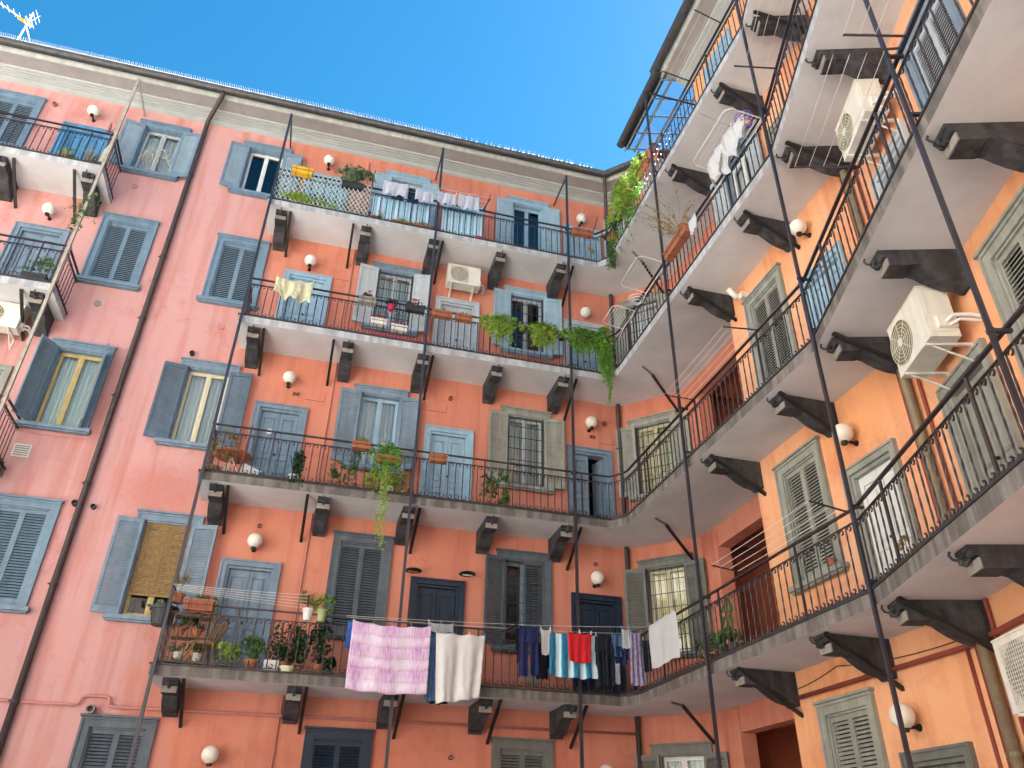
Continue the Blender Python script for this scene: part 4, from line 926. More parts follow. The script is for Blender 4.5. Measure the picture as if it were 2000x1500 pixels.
t = pot('A', -.55, .9, Z[4] + .03, .10, .12, 'terracotta', 'small pot of dry reddish twigs beside the trellis'); plant(t, 'leaf_red', lambda m: foliage(m, (0, -.05, .15), (.2, .1, .12), 100, .03)); plant(t, 'leaf_dry', lambda m: blades(m, (.15, -.05, .1), 30, .5, .3, .004), 'twigs')
for x, q in ((.1, .32), (.58, .36)):
    t = trough('planter_box', 'A', x, .94, Z[4] + .03, .5, 'terracotta', 'low planter of %s grass under the hanging lilac cloths' % ('short green' if x < .3 else 'longer yellowish'), ht=.07); plant(t, 'leaf_bright' if x < .3 else 'leaf_dry', lambda m: (foliage(m, (0, -.06, .10), (.25, .08, .06), 120, .035), blades(m, (0, -.04, .05), 60, .2, .25, .006)))
pot('A', 2.3, .9, Z[4] + .03, .12, .10, 'terracotta', 'shallow empty terracotta bowl on the top gallery floor', 'bowl'); pot('A', 2.0, .92, Z[4] + .03, .13, .07, 'flower_pink', 'shallow dark pink bowl on the top gallery floor', 'bowl')
t = trough('planter_box', 'A', 4.62, 1.13, Z[4] + .70, .52, 'terracotta', 'terracotta planter on the top gallery rail just right of the iron post', ht=.17); plant(t, 'leaf_red', lambda m: foliage(m, (0, 0, .2), (.24, .06, .05), 60, .03))
mb = MB(); foliage(mb, (0, 0, 0), (.12, .10, .13), 90, .035); tag(mb.obj('hanging_plant', 'leaf_dry', None, False, (4.86, -1.02, Z[4] + .40)), 'small yellowish hanging plant on the top gallery rail near the corner', 'plant')
t = pot('B', 1.12, .86, Z[4] + .72, .15, .22, 'terracotta', 'terracotta pot with broad leaves in the corner of the top gallery'); plant(t, 'leaf_mid', lambda m: foliage(m, (0, 0, .28), (.24, .2, .14), 130, .06))
t = trough('planter_box', 'B', 1.75, 1.0, Z[4] + .70, .5, 'dark_plastic', 'dark green planter with drooping yellow leaves on the corner of the top gallery'); plant(t, 'leaf_bright', lambda m: (foliage(m, (-.1, -.1, .22), (.26, .14, .14), 150, .045), [trail(m, (random.uniform(-.3, .2), -.12, .2), .3, 14, .035) for _ in range(5)]))
t = trough('planter_box', 'B', 2.55, 1.02, Z[4] + .72, .6, 'terracotta', 'planter overflowing with pale yellow-green feathery plants, top gallery of the right wing'); plant(t, 'leaf_bright', lambda m: (foliage(m, (0, -.16, .10), (.55, .22, .48), 1100, .05, ln=2.2), [trail(m, (random.uniform(-.3, .3), -.16, .1), .5, 22, .035) for _ in range(10)]))
t = trough('planter_box', 'B', 3.45, 1.0, Z[4] + .80, .5, 'terracotta', 'upper terracotta planter with fresh green plant near the post, top gallery, right wing'); plant(t, 'leaf_bright', lambda m: foliage(m, (-.15, -.08, .24), (.42, .2, .26), 480, .055))
t = pot('B', 3.8, .92, Z[4] + .9, .14, .24, 'terracotta', 'terracotta pot hung beside the iron post below the glazed canopy'); plant(t, 'leaf_dry', lambda m: foliage(m, (0, 0, .3), (.2, .16, .12), 90, .04))
mb = MB()
for i in range(16): s_ = 1.4 + i * .12; q = P('B', s_, Z[4] + random.uniform(.2, .7), 1.07); trail(mb, tuple(q), random.uniform(.35, .75), 34, .034, .1)
foliage(mb, tuple(P('B', 2.9, Z[4] + .35, 1.02)), (.12, .6, .28), 320, .04)
tag(mb.obj('creeper', 'leaf_mid2' if 'leaf_mid2' in MATS else mat('leaf_mid2', (.26, .50, .07), .6, .3, 9, col2=(.10, .24, .03), trans=.45).name), 'green creeper woven down through the rail of the top gallery by the corner', 'creeper')
mb = MB(); foliage(mb, tuple(P('B', 1.5, Z[4] - .05, 1.08)), (.12, .16, .42), 380, .038); [trail(mb, tuple(P('B', 1.3 + random.random() * .4, Z[4] + .2, 1.1)), random.uniform(.5, .85), 36, .034) for _ in range(9)]
tag(mb.obj('trailing_plant', 'leaf_mid'), 'bunch of foliage spilling below the top gallery edge at the inner corner', 'plant')
# ---- third gallery
GR3 = 'flower troughs on the third gallery rail'
for s, L_, mt, lb, fl in ((-.42, .36, 'stone_pale', 'pale trough with pink cyclamen left of the window on the third gallery rail', 'flower_pink'), (.62, .42, 'dark_plastic', 'dark trough of pink cyclamen right of the window, against the iron post', 'flower_pink')):
    t = trough('planter_box', 'A', s, 1.15, Z[3] + .74, L_, mt, lb, ht=.13, grp=GR3); plant(t, 'leaf_dark', lambda m: foliage(m, (0, -.03, .18), (L_ * .5, .09, .07), 150, .045, ln=1.1)); plant(t, fl, lambda m: foliage(m, (0, -.05, .26), (L_ * .42, .07, .05), 60, .032, ln=1), 'flowers')
for s, lb in ((1.22, 'terracotta trough with short grass right of the iron post, third gallery rail'), (1.72, 'smaller terracotta trough with grass beside it, over the white door')):
    t = trough('planter_box', 'A', s, 1.15, Z[3] + .72, .44 if s < 1.5 else .36, 'terracotta', lb, ht=.13, grp=GR3); plant(t, 'leaf_mid', lambda m: blades(m, (0, 0, .12), 90, .12, .2, .006))
t = pot('A', .10, 1.12, Z[3] + .70, .085, .12, 'flower_pink', 'round pink pot of cyclamen hung at the middle of the window, third gallery'); plant(t, 'leaf_dark', lambda m: foliage(m, (0, 0, .18), (.16, .1, .08), 110, .04, ln=1.1)); plant(t, 'flower_purple', lambda m: foliage(m, (0, -.04, .24), (.14, .08, .05), 40, .03), 'flowers')
for s, z_, lb in ((-.12, .42, 'white trough of pink cyclamen on a lower hook, left one, third gallery'), (.33, .34, 'white trough of pink cyclamen on a lower hook, right one, third gallery')):
    t = trough('planter_box', 'A', s, 1.0, Z[3] + z_ - .08, .34, 'white_ceramic', lb, ht=.12, grp='white troughs hung low'); plant(t, 'leaf_dark', lambda m: foliage(m, (0, -.02, .16), (.16, .08, .05), 80, .04)); plant(t, 'flower_pink', lambda m: foliage(m, (-.02, -.04, .22), (.15, .06, .05), 50, .032, ln=1), 'flowers')
t = trough('planter_box', 'A', .35, .93, Z[3] + .03, 1.3, 'flower_pink', 'long low plum coloured trough on the third gallery floor', ht=.07, dep=.14); plant(t, 'leaf_red', lambda m: foliage(m, (0, 0, .08), (.6, .06, .03), 160, .03))
for s, rr, lb, mt in ((2.55, .34, 'big round bright green fern on the third gallery rail, leftmost of the ferns', 'leaf_bright'), (3.55, .32, 'round bright green fern on the third gallery rail, second from the left', 'leaf_bright'), (4.50, .36, 'broad fresh green fern on the third gallery rail behind the iron post', 'leaf_mid2')):
    if mt not in MATS: mat('leaf_mid2', (.26, .50, .07), .6, .3, 9, col2=(.10, .24, .03), trans=.45)
    t = trough('planter_box', 'A', s, 1.12, Z[3] + .66, .45, 'terracotta', lb, ht=.14, grp='ferns on the third gallery rail')
    plant(t, mt, lambda m: (foliage(m, (0, -.06, .22), (rr * 1.6, .20, .17), 520, .05, droop=.5), foliage(m, (random.uniform(-.2, .2), -.10, -.02), (rr * .8, .14, .32), 280, .045), blades(m, (0, -.04, .25), 90, .25, .6, .006, 1.9), blades(m, (0, -.04, .2), 120, .35, .42, .008, 1.1), [trail(m, (random.uniform(-rr, rr) * .8, -.12, .1), random.uniform(.25, .55), 22, .035) for _ in range(20)]))
t = pot('A', 3.08, 1.08, Z[3] + .72, .08, .12, 'dark_plastic', 'dark pot with purple flowers between the two left ferns'); plant(t, 'flower_purple', lambda m: foliage(m, (0, -.03, .14), (.16, .1, .12), 120, .035)); plant(t, 'leaf_dark', lambda m: foliage(m, (0, 0, .08), (.16, .1, .14), 90, .035), 'leaves')
t = pot('A', 4.02, 1.1, Z[3] + .70, .08, .12, 'dark_plastic', 'low dark planter with a dark leaved plant between the ferns, third gallery'); plant(t, 'leaf_dark', lambda m: foliage(m, (0, -.03, .16), (.22, .1, .12), 130, .04))
t = trough('planter_box', 'A', 4.98, 1.14, Z[3] + .74, .34, 'terracotta', 'corner planter with a long curtain of greenery hanging below the third gallery', ht=.13)
plant(t, 'leaf_mid2', lambda m: (foliage(m, (0.02, -.06, .10), (.30, .2, .34), 700, .052, droop=.3), foliage(m, (0.04, -.10, -.45), (.19, .13, .46), 700, .048), [trail(m, (random.uniform(-.08, .16), -.12, .0), random.uniform(.8, 1.25), 60, .036) for _ in range(14)], [trail(m, (random.uniform(.0, .14), -.14, .0), random.uniform(1.5, 1.85), 60, .034, .08) for _ in range(4)]))
t = pot('A', 2.95, .85, Z[3] + .03, .10, .10, 'terracotta', 'small terracotta bowl on the third gallery floor under the first fern', 'bowl'); t = pot('A', 4.2, .85, Z[3] + .03, .10, .10, 'flower_pink', 'small red pot on the third gallery floor left of the hanging greenery', 'bowl')
t = trough('planter_box', 'B', 4.72, 1.08, Z[3] + .72, .9, 'terracotta', 'long rusty planter with dry plants beside the iron post, third gallery of the right wing', dep=.2, ht=.18); plant(t, 'leaf_dry', lambda m: foliage(m, (-.25, 0, .2), (.35, .1, .08), 130, .035))
mb = MB(); c0 = P('B', 4.75, Z[3] + .95, 1.05)
for i in range(40):
    a = random.random() * 6.28; l = random.uniform(.5, 1.1); pts = [(c0.x + math.cos(a) * l * .6 * t * t - .1 * t, c0.y + math.sin(a) * l * .7 * t, c0.z + l * t - .25 * t * t) for t in [k / 6 for k in range(7)]]; mb.tube(pts, .0035, 3, caps=False)
    for _ in range(7): k = random.randrange(3, 7); mb.leaf((pts[k][0] + random.gauss(0, .03), pts[k][1] + random.gauss(0, .03), pts[k][2] + random.gauss(0, .03)), .03, (random.gauss(0, 1), random.gauss(0, 1), random.gauss(0, 1)))
tag(mb.obj('dry_bush', 'leaf_dry'), 'tall dry twiggy bush sticking out above the third gallery rail of the right wing', 'plant')
# ---- second gallery
t = trough('planter_box', 'A', -.14, 1.15, Z[2] + .80, .34, 'terracotta', 'brown trough with bright spider plant on the second gallery rail', ht=.13); plant(t, 'leaf_bright', lambda m: (blades(m, (0, -.03, .1), 110, .28, .26, .01, .9), foliage(m, (0, 0, .16), (.18, .1, .08), 80, .035)))
t = trough('planter_box', 'A', .42, 1.08, Z[2] + .60, .5, 'terracotta', 'planter with a large leafy plant trailing long stems below the second gallery', ht=.14)
plant(t, 'leaf_mid2', lambda m: (foliage(m, (-.05, -.02, .22), (.36, .15, .26), 420, .045), [trail(m, (random.uniform(-.35, .25), -.08, .1), random.uniform(.4, .8), 26, .034) for _ in range(14)]))
plant(t, 'leaf_bright', lambda m: ([trail(m, (random.uniform(-.10, .06), -.12, -.1), random.uniform(1.2, 1.75), 46, .03, .09) for _ in range(7)]), 'trailing_stems')
for s, z_, r_, mt, lf, lb in ((-1.3, .03, .11, 'white_ceramic', 'leaf_dark', 'dark ivy in a white pot near the blue-grey door, second gallery'), (-.52, .03, .10, 'terracotta', 'leaf_mid', 'leafy shrub in a clay pot on the second gallery floor'), (-.22, .03, .10, 'terracotta', 'leaf_mid', 'tall narrow climbing plant left of the window, second gallery floor'), (.12, .03, .10, 'terracotta', 'leaf_bright', 'low bushy plant with yellow-green leaves on the second gallery floor'), (.80, .03, .11, 'terracotta', 'leaf_dry', 'dry branching plant beside the iron post on the second gallery floor'), (.52, .03, .1, 'white_ceramic', 'leaf_bright', 'yellowish plant under the window in a white pot, second gallery'), (2.62, .03, .12, 'terracotta', 'leaf_mid', 'broad-leaved plant with dry tips left of the green shuttered window')):
    t = pot('A', s, .88, Z[2] + z_, r_, .16, mt, lb)
    hh = {-1.3: .34, -.22: .55, 2.62: .42, .80: .45}.get(s, .26); plant(t, lf, lambda m: (foliage(m, (0, -.02, .16 + hh * .6), (.16 if s != 2.62 else .30, .12, hh), 190, .042 if s != 2.62 else .07), [m.tube([(0, 0, .1), (random.uniform(-.15, .15), random.uniform(-.08, .08), .2 + hh)], .005, 3) for _ in range(5)]))
mb = MB(); foliage(mb, (0, 0, 0), (.16, .09, .20), 190, .04); [trail(mb, (random.uniform(-.12, .12), 0, 0), .45, 16, .034) for _ in range(5)]
tag(mb.obj('hanging_ivy', 'leaf_dark', None, False, (-1.25, -1.04, Z[2] + .42)), 'dark ivy hanging inside the second gallery rail right of the blue-grey door', 'plant')
t = trough('planter_box', 'A', 1.38, 1.14, Z[2] + .74, .34, 'terracotta', 'small empty terracotta planter alone on the rail in front of the light blue door', ht=.14)
# ---- lowest gallery, cluttered left end
t = trough('planter_box', 'A', -2.42, 1.14, Z[1] + .86, .46, 'terracotta', 'carved terracotta trough on the rail at the left end of the lowest gallery', dep=.18, ht=.17, deco=True); plant(t, 'leaf_mid', lambda m: foliage(m, (.05, 0, .2), (.3, .08, .07), 90, .03))
t = pot('A', -3.02, .62, Z[1] + .70, .22, .30, 'dark_plastic', 'large dark hanging bowl outside the left end of the lowest gallery'); plant(t, 'leaf_grey', lambda m: foliage(m, (-.1, 0, .32), (.16, .14, .10), 100, .035))
t = pot('A', -2.80, .95, Z[1] + 1.0, .10, .16, 'terracotta', 'small red pot with blond dry plant at the left rail end, lowest gallery'); plant(t, 'leaf_dry', lambda m: (foliage(m, (0, 0, .4), (.18, .12, .26), 110, .03), [m.tube([(0, 0, .1), (random.uniform(-.1, .15), 0, .85)], .005, 3) for _ in range(4)]))
t = thing('wicker_chair', 'wicker rocking chair with curved runners behind the lowest gallery rail', 'chair', (-2.25, -.72, Z[1] + .03))
for y in (-.22, .22): mb = MB(); mb.tube([(-.42, y, .10), (-.2, y, .02), (.1, y, .0), (.35, y, .06)], .018, 7); mb.obj('runner', 'wicker', t)
mb = MB(); mb.lathe((0, 0, .36), [(.001, 0), (.24, .0), (.26, .03), (.24, .06), (.001, .05)], 20)
mb.obj('seat', 'wicker', t)
for y in (-.2, .2):
    mb = MB(); mb.tube([(-.3, y, .05), (-.12, y, .38)], .02, 6); mb.obj('leg', 'wicker', t); mb = MB(); mb.tube([(.2, y, .03), (.16, y, .38)], .02, 6); mb.obj('leg', 'wicker', t)
mb = MB()
for i in range(11):
    a = -1.3 + 2.6 * i / 10; mb.tube([(.18 * math.cos(a) , .24 * math.sin(a), .40), (.26 * math.cos(a) + .06, .28 * math.sin(a), .78)], .009, 5)
mb.tube([(.26 * math.cos(a) + .06, .28 * math.sin(a), .79) for a in [-1.5 + 3 * i / 12 for i in range(13)]], .02, 7); mb.obj('backrest', 'wicker', t)
t = thing('plant_shelf', 'cluttered shelf of pots and baskets at the left end of the lowest gallery', 'shelf', (-2.55, -.55, Z[1] + .03))
mb = MB()
for z_ in (.1, .5, .85): mb.box(-.28, .35, -.15, .15, z_, z_ + .02)
for x in (-.27, .34):
    for y in (-.14, .14): mb.box(x - .01, x + .01, y - .01, y + .01, 0, 1.0)
mb.obj('frame', 'wicker', t)
for i, (x, z_, m_, lf) in enumerate(((-.15, .52, 'terracotta', 'leaf_mid'), (.12, .52, 'terracotta', 'leaf_dark'), (-.1, .12, 'white_ceramic', 'leaf_grey'), (.2, .12, 'white_ceramic', 'leaf_mid'), (.0, .87, 'terracotta', 'leaf_mid'), (.25, .87, 'terracotta', 'leaf_bright'))):
    lbs = ['clay pot with green plant at the left of the middle shelf', 'clay pot with dark plant at the right of the middle shelf', 'white pot with grey leaves on the bottom shelf', 'white pot with green leaves on the bottom shelf', 'clay pot on the top shelf, left one', 'clay pot with bright leaves on the top shelf, right one']
    q = pot('A', -2.55 + x, .58, Z[1] + .03 + z_, .09, .14, m_, lbs[i]); plant(q, lf, lambda m: foliage(m, (0, 0, .22), (.14, .1, .12), 110, .035))
for s, d_, r_, h_, mt, lf, nm, hh, ww in ((-1.82, .86, .09, .10, 'dark_plastic', 'leaf_bright', 'yellow-green grassy plant in front of the panelled door, lowest gallery', .22, .22), (-1.45, .88, .13, .16, 'terracotta', 'leaf_mid', 'square-looking clay pot with leafy plant at the foot of the panelled door', .24, .22), (-.95, .80, .13, .18, 'terracotta', 'leaf_dark', 'tall dense dark shrub in a pot right of the panelled door, lowest gallery', .46, .26), (-.70, .82, .10, .16, 'terracotta', 'leaf_dark', 'dark shrub beside the tall dense one, lowest gallery', .38, .16), (-.36, .80, .12, .18, 'terracotta', 'leaf_dark', 'dark climbing shrub just left of the hanging quilt', .50, .18), (-.18, .78, .10, .10, 'dark_plastic', 'leaf_dark', 'black bowl with small dark plant beside the quilt', .14, .12)):
    t = pot('A', s, d_, Z[1] + .03, r_, h_, mt, nm); plant(t, lf, lambda m: (foliage(m, (0, -.03, h_ + hh * .75), (ww, .14, hh * .85), int(260 + hh * 500), .042), [m.tube([(0, 0, h_ * .8), (random.uniform(-.14, .14), random.uniform(-.08, .08), h_ + hh * 1.4)], .005, 3) for _ in range(6)]))
for s, mt, lf, lb in ((-.66, 'white_ceramic', 'leaf_dry', 'grey bucket with orange-leaved plant on the lowest gallery rail'), (-.42, 'green_plastic', 'leaf_mid2', 'pale green bucket with fresh leafy plant on the lowest gallery rail')):
    t = pot('A', s, 1.1, Z[1] + .86, .09, .20, mt, lb, grp='bucket planters on the rail'); plant(t, lf, lambda m: (foliage(m, (.0, 0, .34), (.2, .12, .18), 150, .04), [m.tube([(0, 0, .15), (random.uniform(-.14, .2), random.uniform(-.05, .05), .5)], .005, 3) for _ in range(6)]))
mb = MB(); mb.box(-.12, .12, -.01, .01, 0, .18); tag(mb.obj('white_tile', 'white_ceramic', None, False, (-1.12, -.95, Z[1] + .03)), 'white tile standing on edge at the foot of the rail, lowest gallery', 'tile')
mb = MB(); mb.lathe((0, 0, 0), [(.001, 0), (.10, 0), (.13, .09), (.11, .09), (.001, .02)], 16); tag(mb.obj('bowl', 'cloth_cream', None, False, (-.86, -.95, Z[1] + .03)), 'cream bowl at the foot of the dark shrub, lowest gallery', 'bowl')
# plants on the right wing, lowest gallery
t = pot('B', 4.40, .80, Z[1] + .03, .15, .18, 'dark_plastic', 'monstera with one big round leaf behind the rail, right of the iron post')
def monstera(m):
    for sgn, zc, r_ in ((0, .62, .19),):
        pts = [(.19 * math.cos(a) * 1.0, -.05, zc + r_ * math.sin(a) * 1.25) for a in [2 * PI * i / 18 for i in range(18)]]
        for i in range(18):
            if i % 3 != 2: m.quad((0, -.06, zc), pts[i], pts[(i + 1) % 18])
    foliage(m, (0, 0, .25), (.34, .2, .16), 120, .08)
plant(t, 'leaf_mid', monstera)
t = pot('B', 3.75, .82, Z[1] + .03, .14, .18, 'terracotta', 'low green plant behind the rail, left of the iron post of the lowest gallery'); plant(t, 'leaf_mid', lambda m: foliage(m, (0, 0, .3), (.34, .2, .2), 200, .05))
t = pot('B', 6.05, .12, sill_of(1) + .0, .07, .1, 'terracotta', 'small clay pot at the right end of the sage shutter sill, lowest gallery'); 
t = pot('A', -3.2, .05, sill_of(1) + .002, .08, .10, 'white_ceramic', 'white pot with leaves on the sill under the bamboo blind'); plant(t, 'leaf_bright', lambda m: foliage(m, (0, -.02, .16), (.16, .07, .09), 110, .04))
t = pot('A', 3.22, .06, sill_of(2) - .9 + .02, .07, .14, 'yellow_plastic', 'little yellow pot behind the bars of the green shuttered window'); plant(t, 'leaf_mid', lambda m: foliage(m, (.02, 0, .22), (.1, .06, .1), 60, .035))
t = pot('R', -.35, .3, Z[1] + .03, .08, .14, 'terracotta', 'small potted twig plant by the white door of the right wing'); plant(t, 'leaf_dry', lambda m: (foliage(m, (0, 0, .5), (.12, .1, .3), 80, .04), m.tube([(0, 0, .1), (.03, 0, .8)], .006, 4)))
# clutter on the second gallery's left end
t = thing('round_table', 'round brown garden table with a fan leaning behind the second gallery rail', 'table', (-2.5, -.62, Z[2] + .03)); mb = MB(); mb.lathe((0, 0, .52), [(.001, 0), (.34, 0), (.36, .02), (.34, .04), (.001, .04)], 22); mb.obj('tabletop', 'terracotta', t)
for a in (0, 2.1, 4.2): mb = MB(); mb.tube([(0, 0, .5), (.24 * math.cos(a), .24 * math.sin(a), 0)], .015, 6); mb.obj('leg', 'white_paint', t)
mb = MB(); mb.box(0, .5, -.02, .02, 0, .34); o = mb.obj('white_board', 'white_ceramic', None, False, (-2.35, -.86, Z[2] + .06)); o.rotation_euler = (-.3, .35, 0); tag(o, 'tilted white board behind the second gallery rail, left end', 'board')
mb = MB(); mb.tube([(0, 0, 0), (.02, 0, 1.1)], .016, 6); o = mb.obj('red_pole', 'pipe_red', None, False, (-2.3, -.9, Z[2] + .03)); o.rotation_euler = (0, .05, 0); tag(o, 'red pole standing behind the second gallery rail near the table', 'pole')
mb = MB(); foliage(mb, (0, 0, 0), (.15, .10, .07), 60, .06, ln=1); tag(mb.obj('plastic_bag', 'clip_blue', None, False, (-1.85, -.85, Z[2] + .12)), 'crumpled bright blue plastic bag on the second gallery floor', 'plastic bag')
t = pot('A', -2.75, .85, Z[2] + .03, .12, .16, 'wicker', 'straw basket with dry plant at the left rail end of the second gallery'); plant(t, 'leaf_dry', lambda m: foliage(m, (.1, 0, .62), (.22, .14, .34), 180, .045))
mb = MB(); mb.box(0, .26, -.03, .03, 0, .3); mb.box(.02, .24, -.035, -.0305, .04, .26); tag(mb.obj('meter_box', 'stone_pale', None, False, (3.55, -.02, Z[1] + .30)), 'small pale meter box on the wall under the ornate window, lowest gallery', 'meter box')

# ---- laundry
def cloth(name, mats_, label, p0, ux, wd, ht, cat='laundry', nx=26, nz=22, fold=.02, nf=3, sag=.03, slant=0.0, taper=0.0, quilt=0, parent=None, grp=None, ragged=.01, flare=0.0):
    """hanging textile: p0 top-left corner, ux horizontal unit vector; folds deepen downwards, bottom hem sags and slants"""
    pegs = max(1, round(wd / .3)); U = Vector(ux).normalized(); Nn = Vector((U.y, -U.x, 0)); mb = MB(); mb.uv = []; ph = random.random() * 6
    for j in range(nz + 1):
        v = j / nz
        for i in range(nx + 1):
            u = i / nx; x = wd * (u + (.5 - u) * taper * v + (u - .5) * flare * v)
            d = fold * (.25 + v) * (math.sin(u * nf * 2 * PI + ph + .8 * v) + .4 * math.sin(u * nf * 4.3 * PI + ph * 2 + 2 * v)) + fold * .5 * math.sin(v * 5 + u * 3)
            if quilt: d += .045 * abs(math.sin(v * quilt * PI)) ** .4
            d += .5 * fold * math.sin(u * 23 + v * 9 + ph) * math.sin(v * 14 - u * 7) * .5
            d += .35 * fold * math.sin(u * 41 + 6 * math.sin(v * 7 + ph)) * v * (1 - .3 * u)
            z = -ht * v - sag * math.sin(u * PI) * (1 - v * .3) - (.022 * min(1, wd * 2)) * abs(math.sin(u * pegs * PI)) ** 1.3 * (1 - v) ** 2 - slant * u * v + ragged * math.sin(u * 17 + ph) * v
            q = U * x + Nn * d; mb.v.append((q.x, q.y, z)); mb.uv.append((u, v))
    for j in range(nz):
        for i in range(nx): a = j * (nx + 1) + i; mb.f.append((a, a + nx + 1, a + nx + 2, a + 1)); mb.m.append(0)
    o = mb.obj(name, mats_, parent, True, p0 if parent is None else None); s = o.modifiers.new('thick', 'SOLIDIFY'); s.thickness = .012 if quilt else .004
    if parent is None:
        tag(o, label, cat, grp)
        if cat not in ('cloth', 'rag') or wd > .4:
            for k in range(pegs + 1):
                q = U * (wd * (.02 + .96 * k / pegs)); pm = MB(); pm.box(-.006, .006, -.016, .012, -.035, .03); pm.mi = 0; link('peg', pm.data('peg', random.choice(['clip_blue', 'line_white', 'bamboo'])), o, (q.x, q.y - .01, 0))
    return o
X = (1, 0, 0); LY = -1.42
cloth('quilt', 'quilt_plaid', 'big pink and white plaid quilt hanging over the lowest gallery rail', (.10, -1.38, 3.70), X, 1.34, 1.12, 'quilt', quilt=6, fold=.012, nf=2, sag=.05, nx=50, nz=96)
cloth('bed_sheet', 'sheet_weave', 'creased off-white sheet hanging beside the plaid quilt', (1.53, -1.40, 3.62), X, .88, 1.16, 'sheet', fold=.034, nf=2.2, slant=-.12, taper=.18, sag=.02)
cloth('blue_cloth', 'cloth_blue', 'bright blue cloth showing at the left edge of the plaid quilt', (.03, -1.22, 3.72), X, .14, .45, 'cloth', nx=6); cloth('denim_cloth', 'cloth_denim', 'faded blue cloth hanging between the quilt and the off-white sheet', (1.42, -1.30, 3.62), X, .22, 1.1, 'cloth', nx=10)
cloth('black_towel', 'cloth_black', 'black textured towel behind the off-white sheet', (1.5, -1.15, 3.45), X, .34, .95, 'towel', nx=10); cloth('grey_cloth', 'slab_edge', 'grey cloth folded over the handrail above the sheet', (1.43, -1.08, 3.86), X, .46, .16, 'cloth', nx=10, fold=.008)
G = 'clothes pegged on the line of the lowest gallery'
def garment(kind, m, label, x, z, wd, ht, y=LY):
    """trousers / shirt as body + legs or sleeves, one thing"""
    t = thing(kind, label, kind.replace('_', ' '), (x, y, z), 0, G)
    if kind == 'trousers':
        mb_parts = ((0, wd, ht * .32), (0, wd * .46, ht), (wd * .54, wd * .46, ht * .97))
    elif kind == 'shirt':
        mb_parts = ((wd * .18, wd * .64, ht), (0, wd * .2, ht * .62), (wd * .8, wd * .2, ht * .7))
    else: mb_parts = ((0, wd, ht),)
    nm = {0: 'body', 1: 'side', 2: 'side'}
    for k, (dx, w_, h_) in enumerate(mb_parts):
        o = cloth('body' if k == 0 else ('leg' if kind == 'trousers' else 'sleeve'), m, '', (0, 0, 0), X, w_, h_, parent=t, nx=10, nz=16, fold=.022, nf=1.2, ragged=.015, sag=.008, taper=.08 if k else 0); o.location = (dx, .004 * k, 0)
    return t
garment('trousers', 'cloth_navy', 'navy tracksuit trousers at the left end of the clothes row', 3.02, 3.84, .36, .86)
garment('shirt', 'cloth_black', 'dark patterned top half hidden behind the navy trousers', 2.98, 3.82, .22, .60, LY + .12)
cloth('vest', 'cloth_white', 'short white vest pegged right of the navy trousers', (3.41, LY, 3.82), X, .18, .44, 'vest', nx=8, grp=G, taper=.3)
garment('shirt', 'cloth_black', 'black top hanging behind the white vest', 3.34, 3.62, .34, .62, LY + .22)
cloth('beach_towel', 'towel_stripe', 'long blue and turquoise striped beach towel under the red cloth', (3.58, LY + .02, 3.79), X, .90, .76, 'towel', nf=4, fold=.03, grp=G)
cloth('red_towel', 'cloth_red', 'bright red towel pegged in the middle of the clothes row', (3.89, LY - .06, 3.80), X, .46, .52, 'towel', nx=14, taper=.14, grp=G, fold=.015)
garment('trousers', 'cloth_black', 'black leggings right of the red towel', 4.44, 3.80, .34, .92)
garment('trousers', 'cloth_denim', 'blue jeans between the black leggings and the socks', 4.60, 3.62, .24, .66, LY + .14); garment('shirt', 'cloth_denim', 'blue denim shirt pegged near the rail corner', 4.76, 3.83, .22, .40)
cloth('sock', 'cloth_white', 'white sock at the right of the jeans', (4.82, LY + .05, 3.35), X, .10, .36, 'sock', nx=6, grp=G); cloth('cotton_top', 'cloth_white', 'small cream top hanging from a hanger near the corner', (4.93, -1.5, 3.93), X, .15, .34, 'top', nx=8, grp=G)
garment('shirt', 'cloth_navy', 'small navy garment under the hanger near the corner', 4.84, 3.62, .24, .32, -1.42)
cloth('floral_dress', 'cloth_flower', 'pale floral dress with purple pattern at the corner of the lowest gallery', (5.04, -1.62, 3.86), X, .22, .92, 'dress', nx=12, grp=G, fold=.03, flare=.3)
cloth('black_lace_top', 'cloth_black', 'black lacy top beside the floral dress', (5.22, -1.75, 3.7), X, .14, .55, 'top', nx=8, grp=G); cloth('khaki_cloth', 'leaf_dry', 'khaki cloth hanging over the inner corner of the lowest gallery', (5.12, -1.5, 3.82), X, .12, .32, 'cloth', nx=8, grp=G)
cloth('white_sheet', 'cloth_white', 'bright white sheet hanging aslant at the corner, right of the floral dress', tuple(P('B', 2.72, 3.68, 1.38)), (0, -1, 0), 1.02, .72, 'sheet', slant=-.0, fold=.012, sag=.0, nf=1.5)
cloth('yellow_cloth', 'cloth_cream', 'pale yellow cloth draped over the third gallery rail, fluttering', (-2.38, -1.12, 10.83), X, .78, .42, 'cloth', fold=.05, nf=2.2, slant=.16, ragged=.04, sag=.05)
G4 = 'lilac cloths on the top gallery line'
for x, z, wd, ht, lb in ((-.45, 14.02, .60, .42, 'lilac scalloped cloth, leftmost of four on the top gallery line'), (.32, 13.94, .44, .36, 'lilac cloth, second of four on the top gallery line'), (.86, 14.02, .45, .38, 'greyish lilac cloth, third of four, crossing the iron post'), (1.36, 14.08, .52, .46, 'lilac cloth with scalloped hem, rightmost of four on the top gallery line')):
    o = cloth('lilac_cloth', 'cloth_lilac', lb, (x, -1.40, z), X, wd, ht, 'cloth', ragged=.03, grp=G4, nx=20, nf=2)
cloth('striped_cloth', 'striped_awning', 'blue and violet striped cloth tied inside the top gallery rail', (-.62, -W + .08, Z[4] + .86), X, 1.4, .78, 'cloth', fold=.012, nf=6)
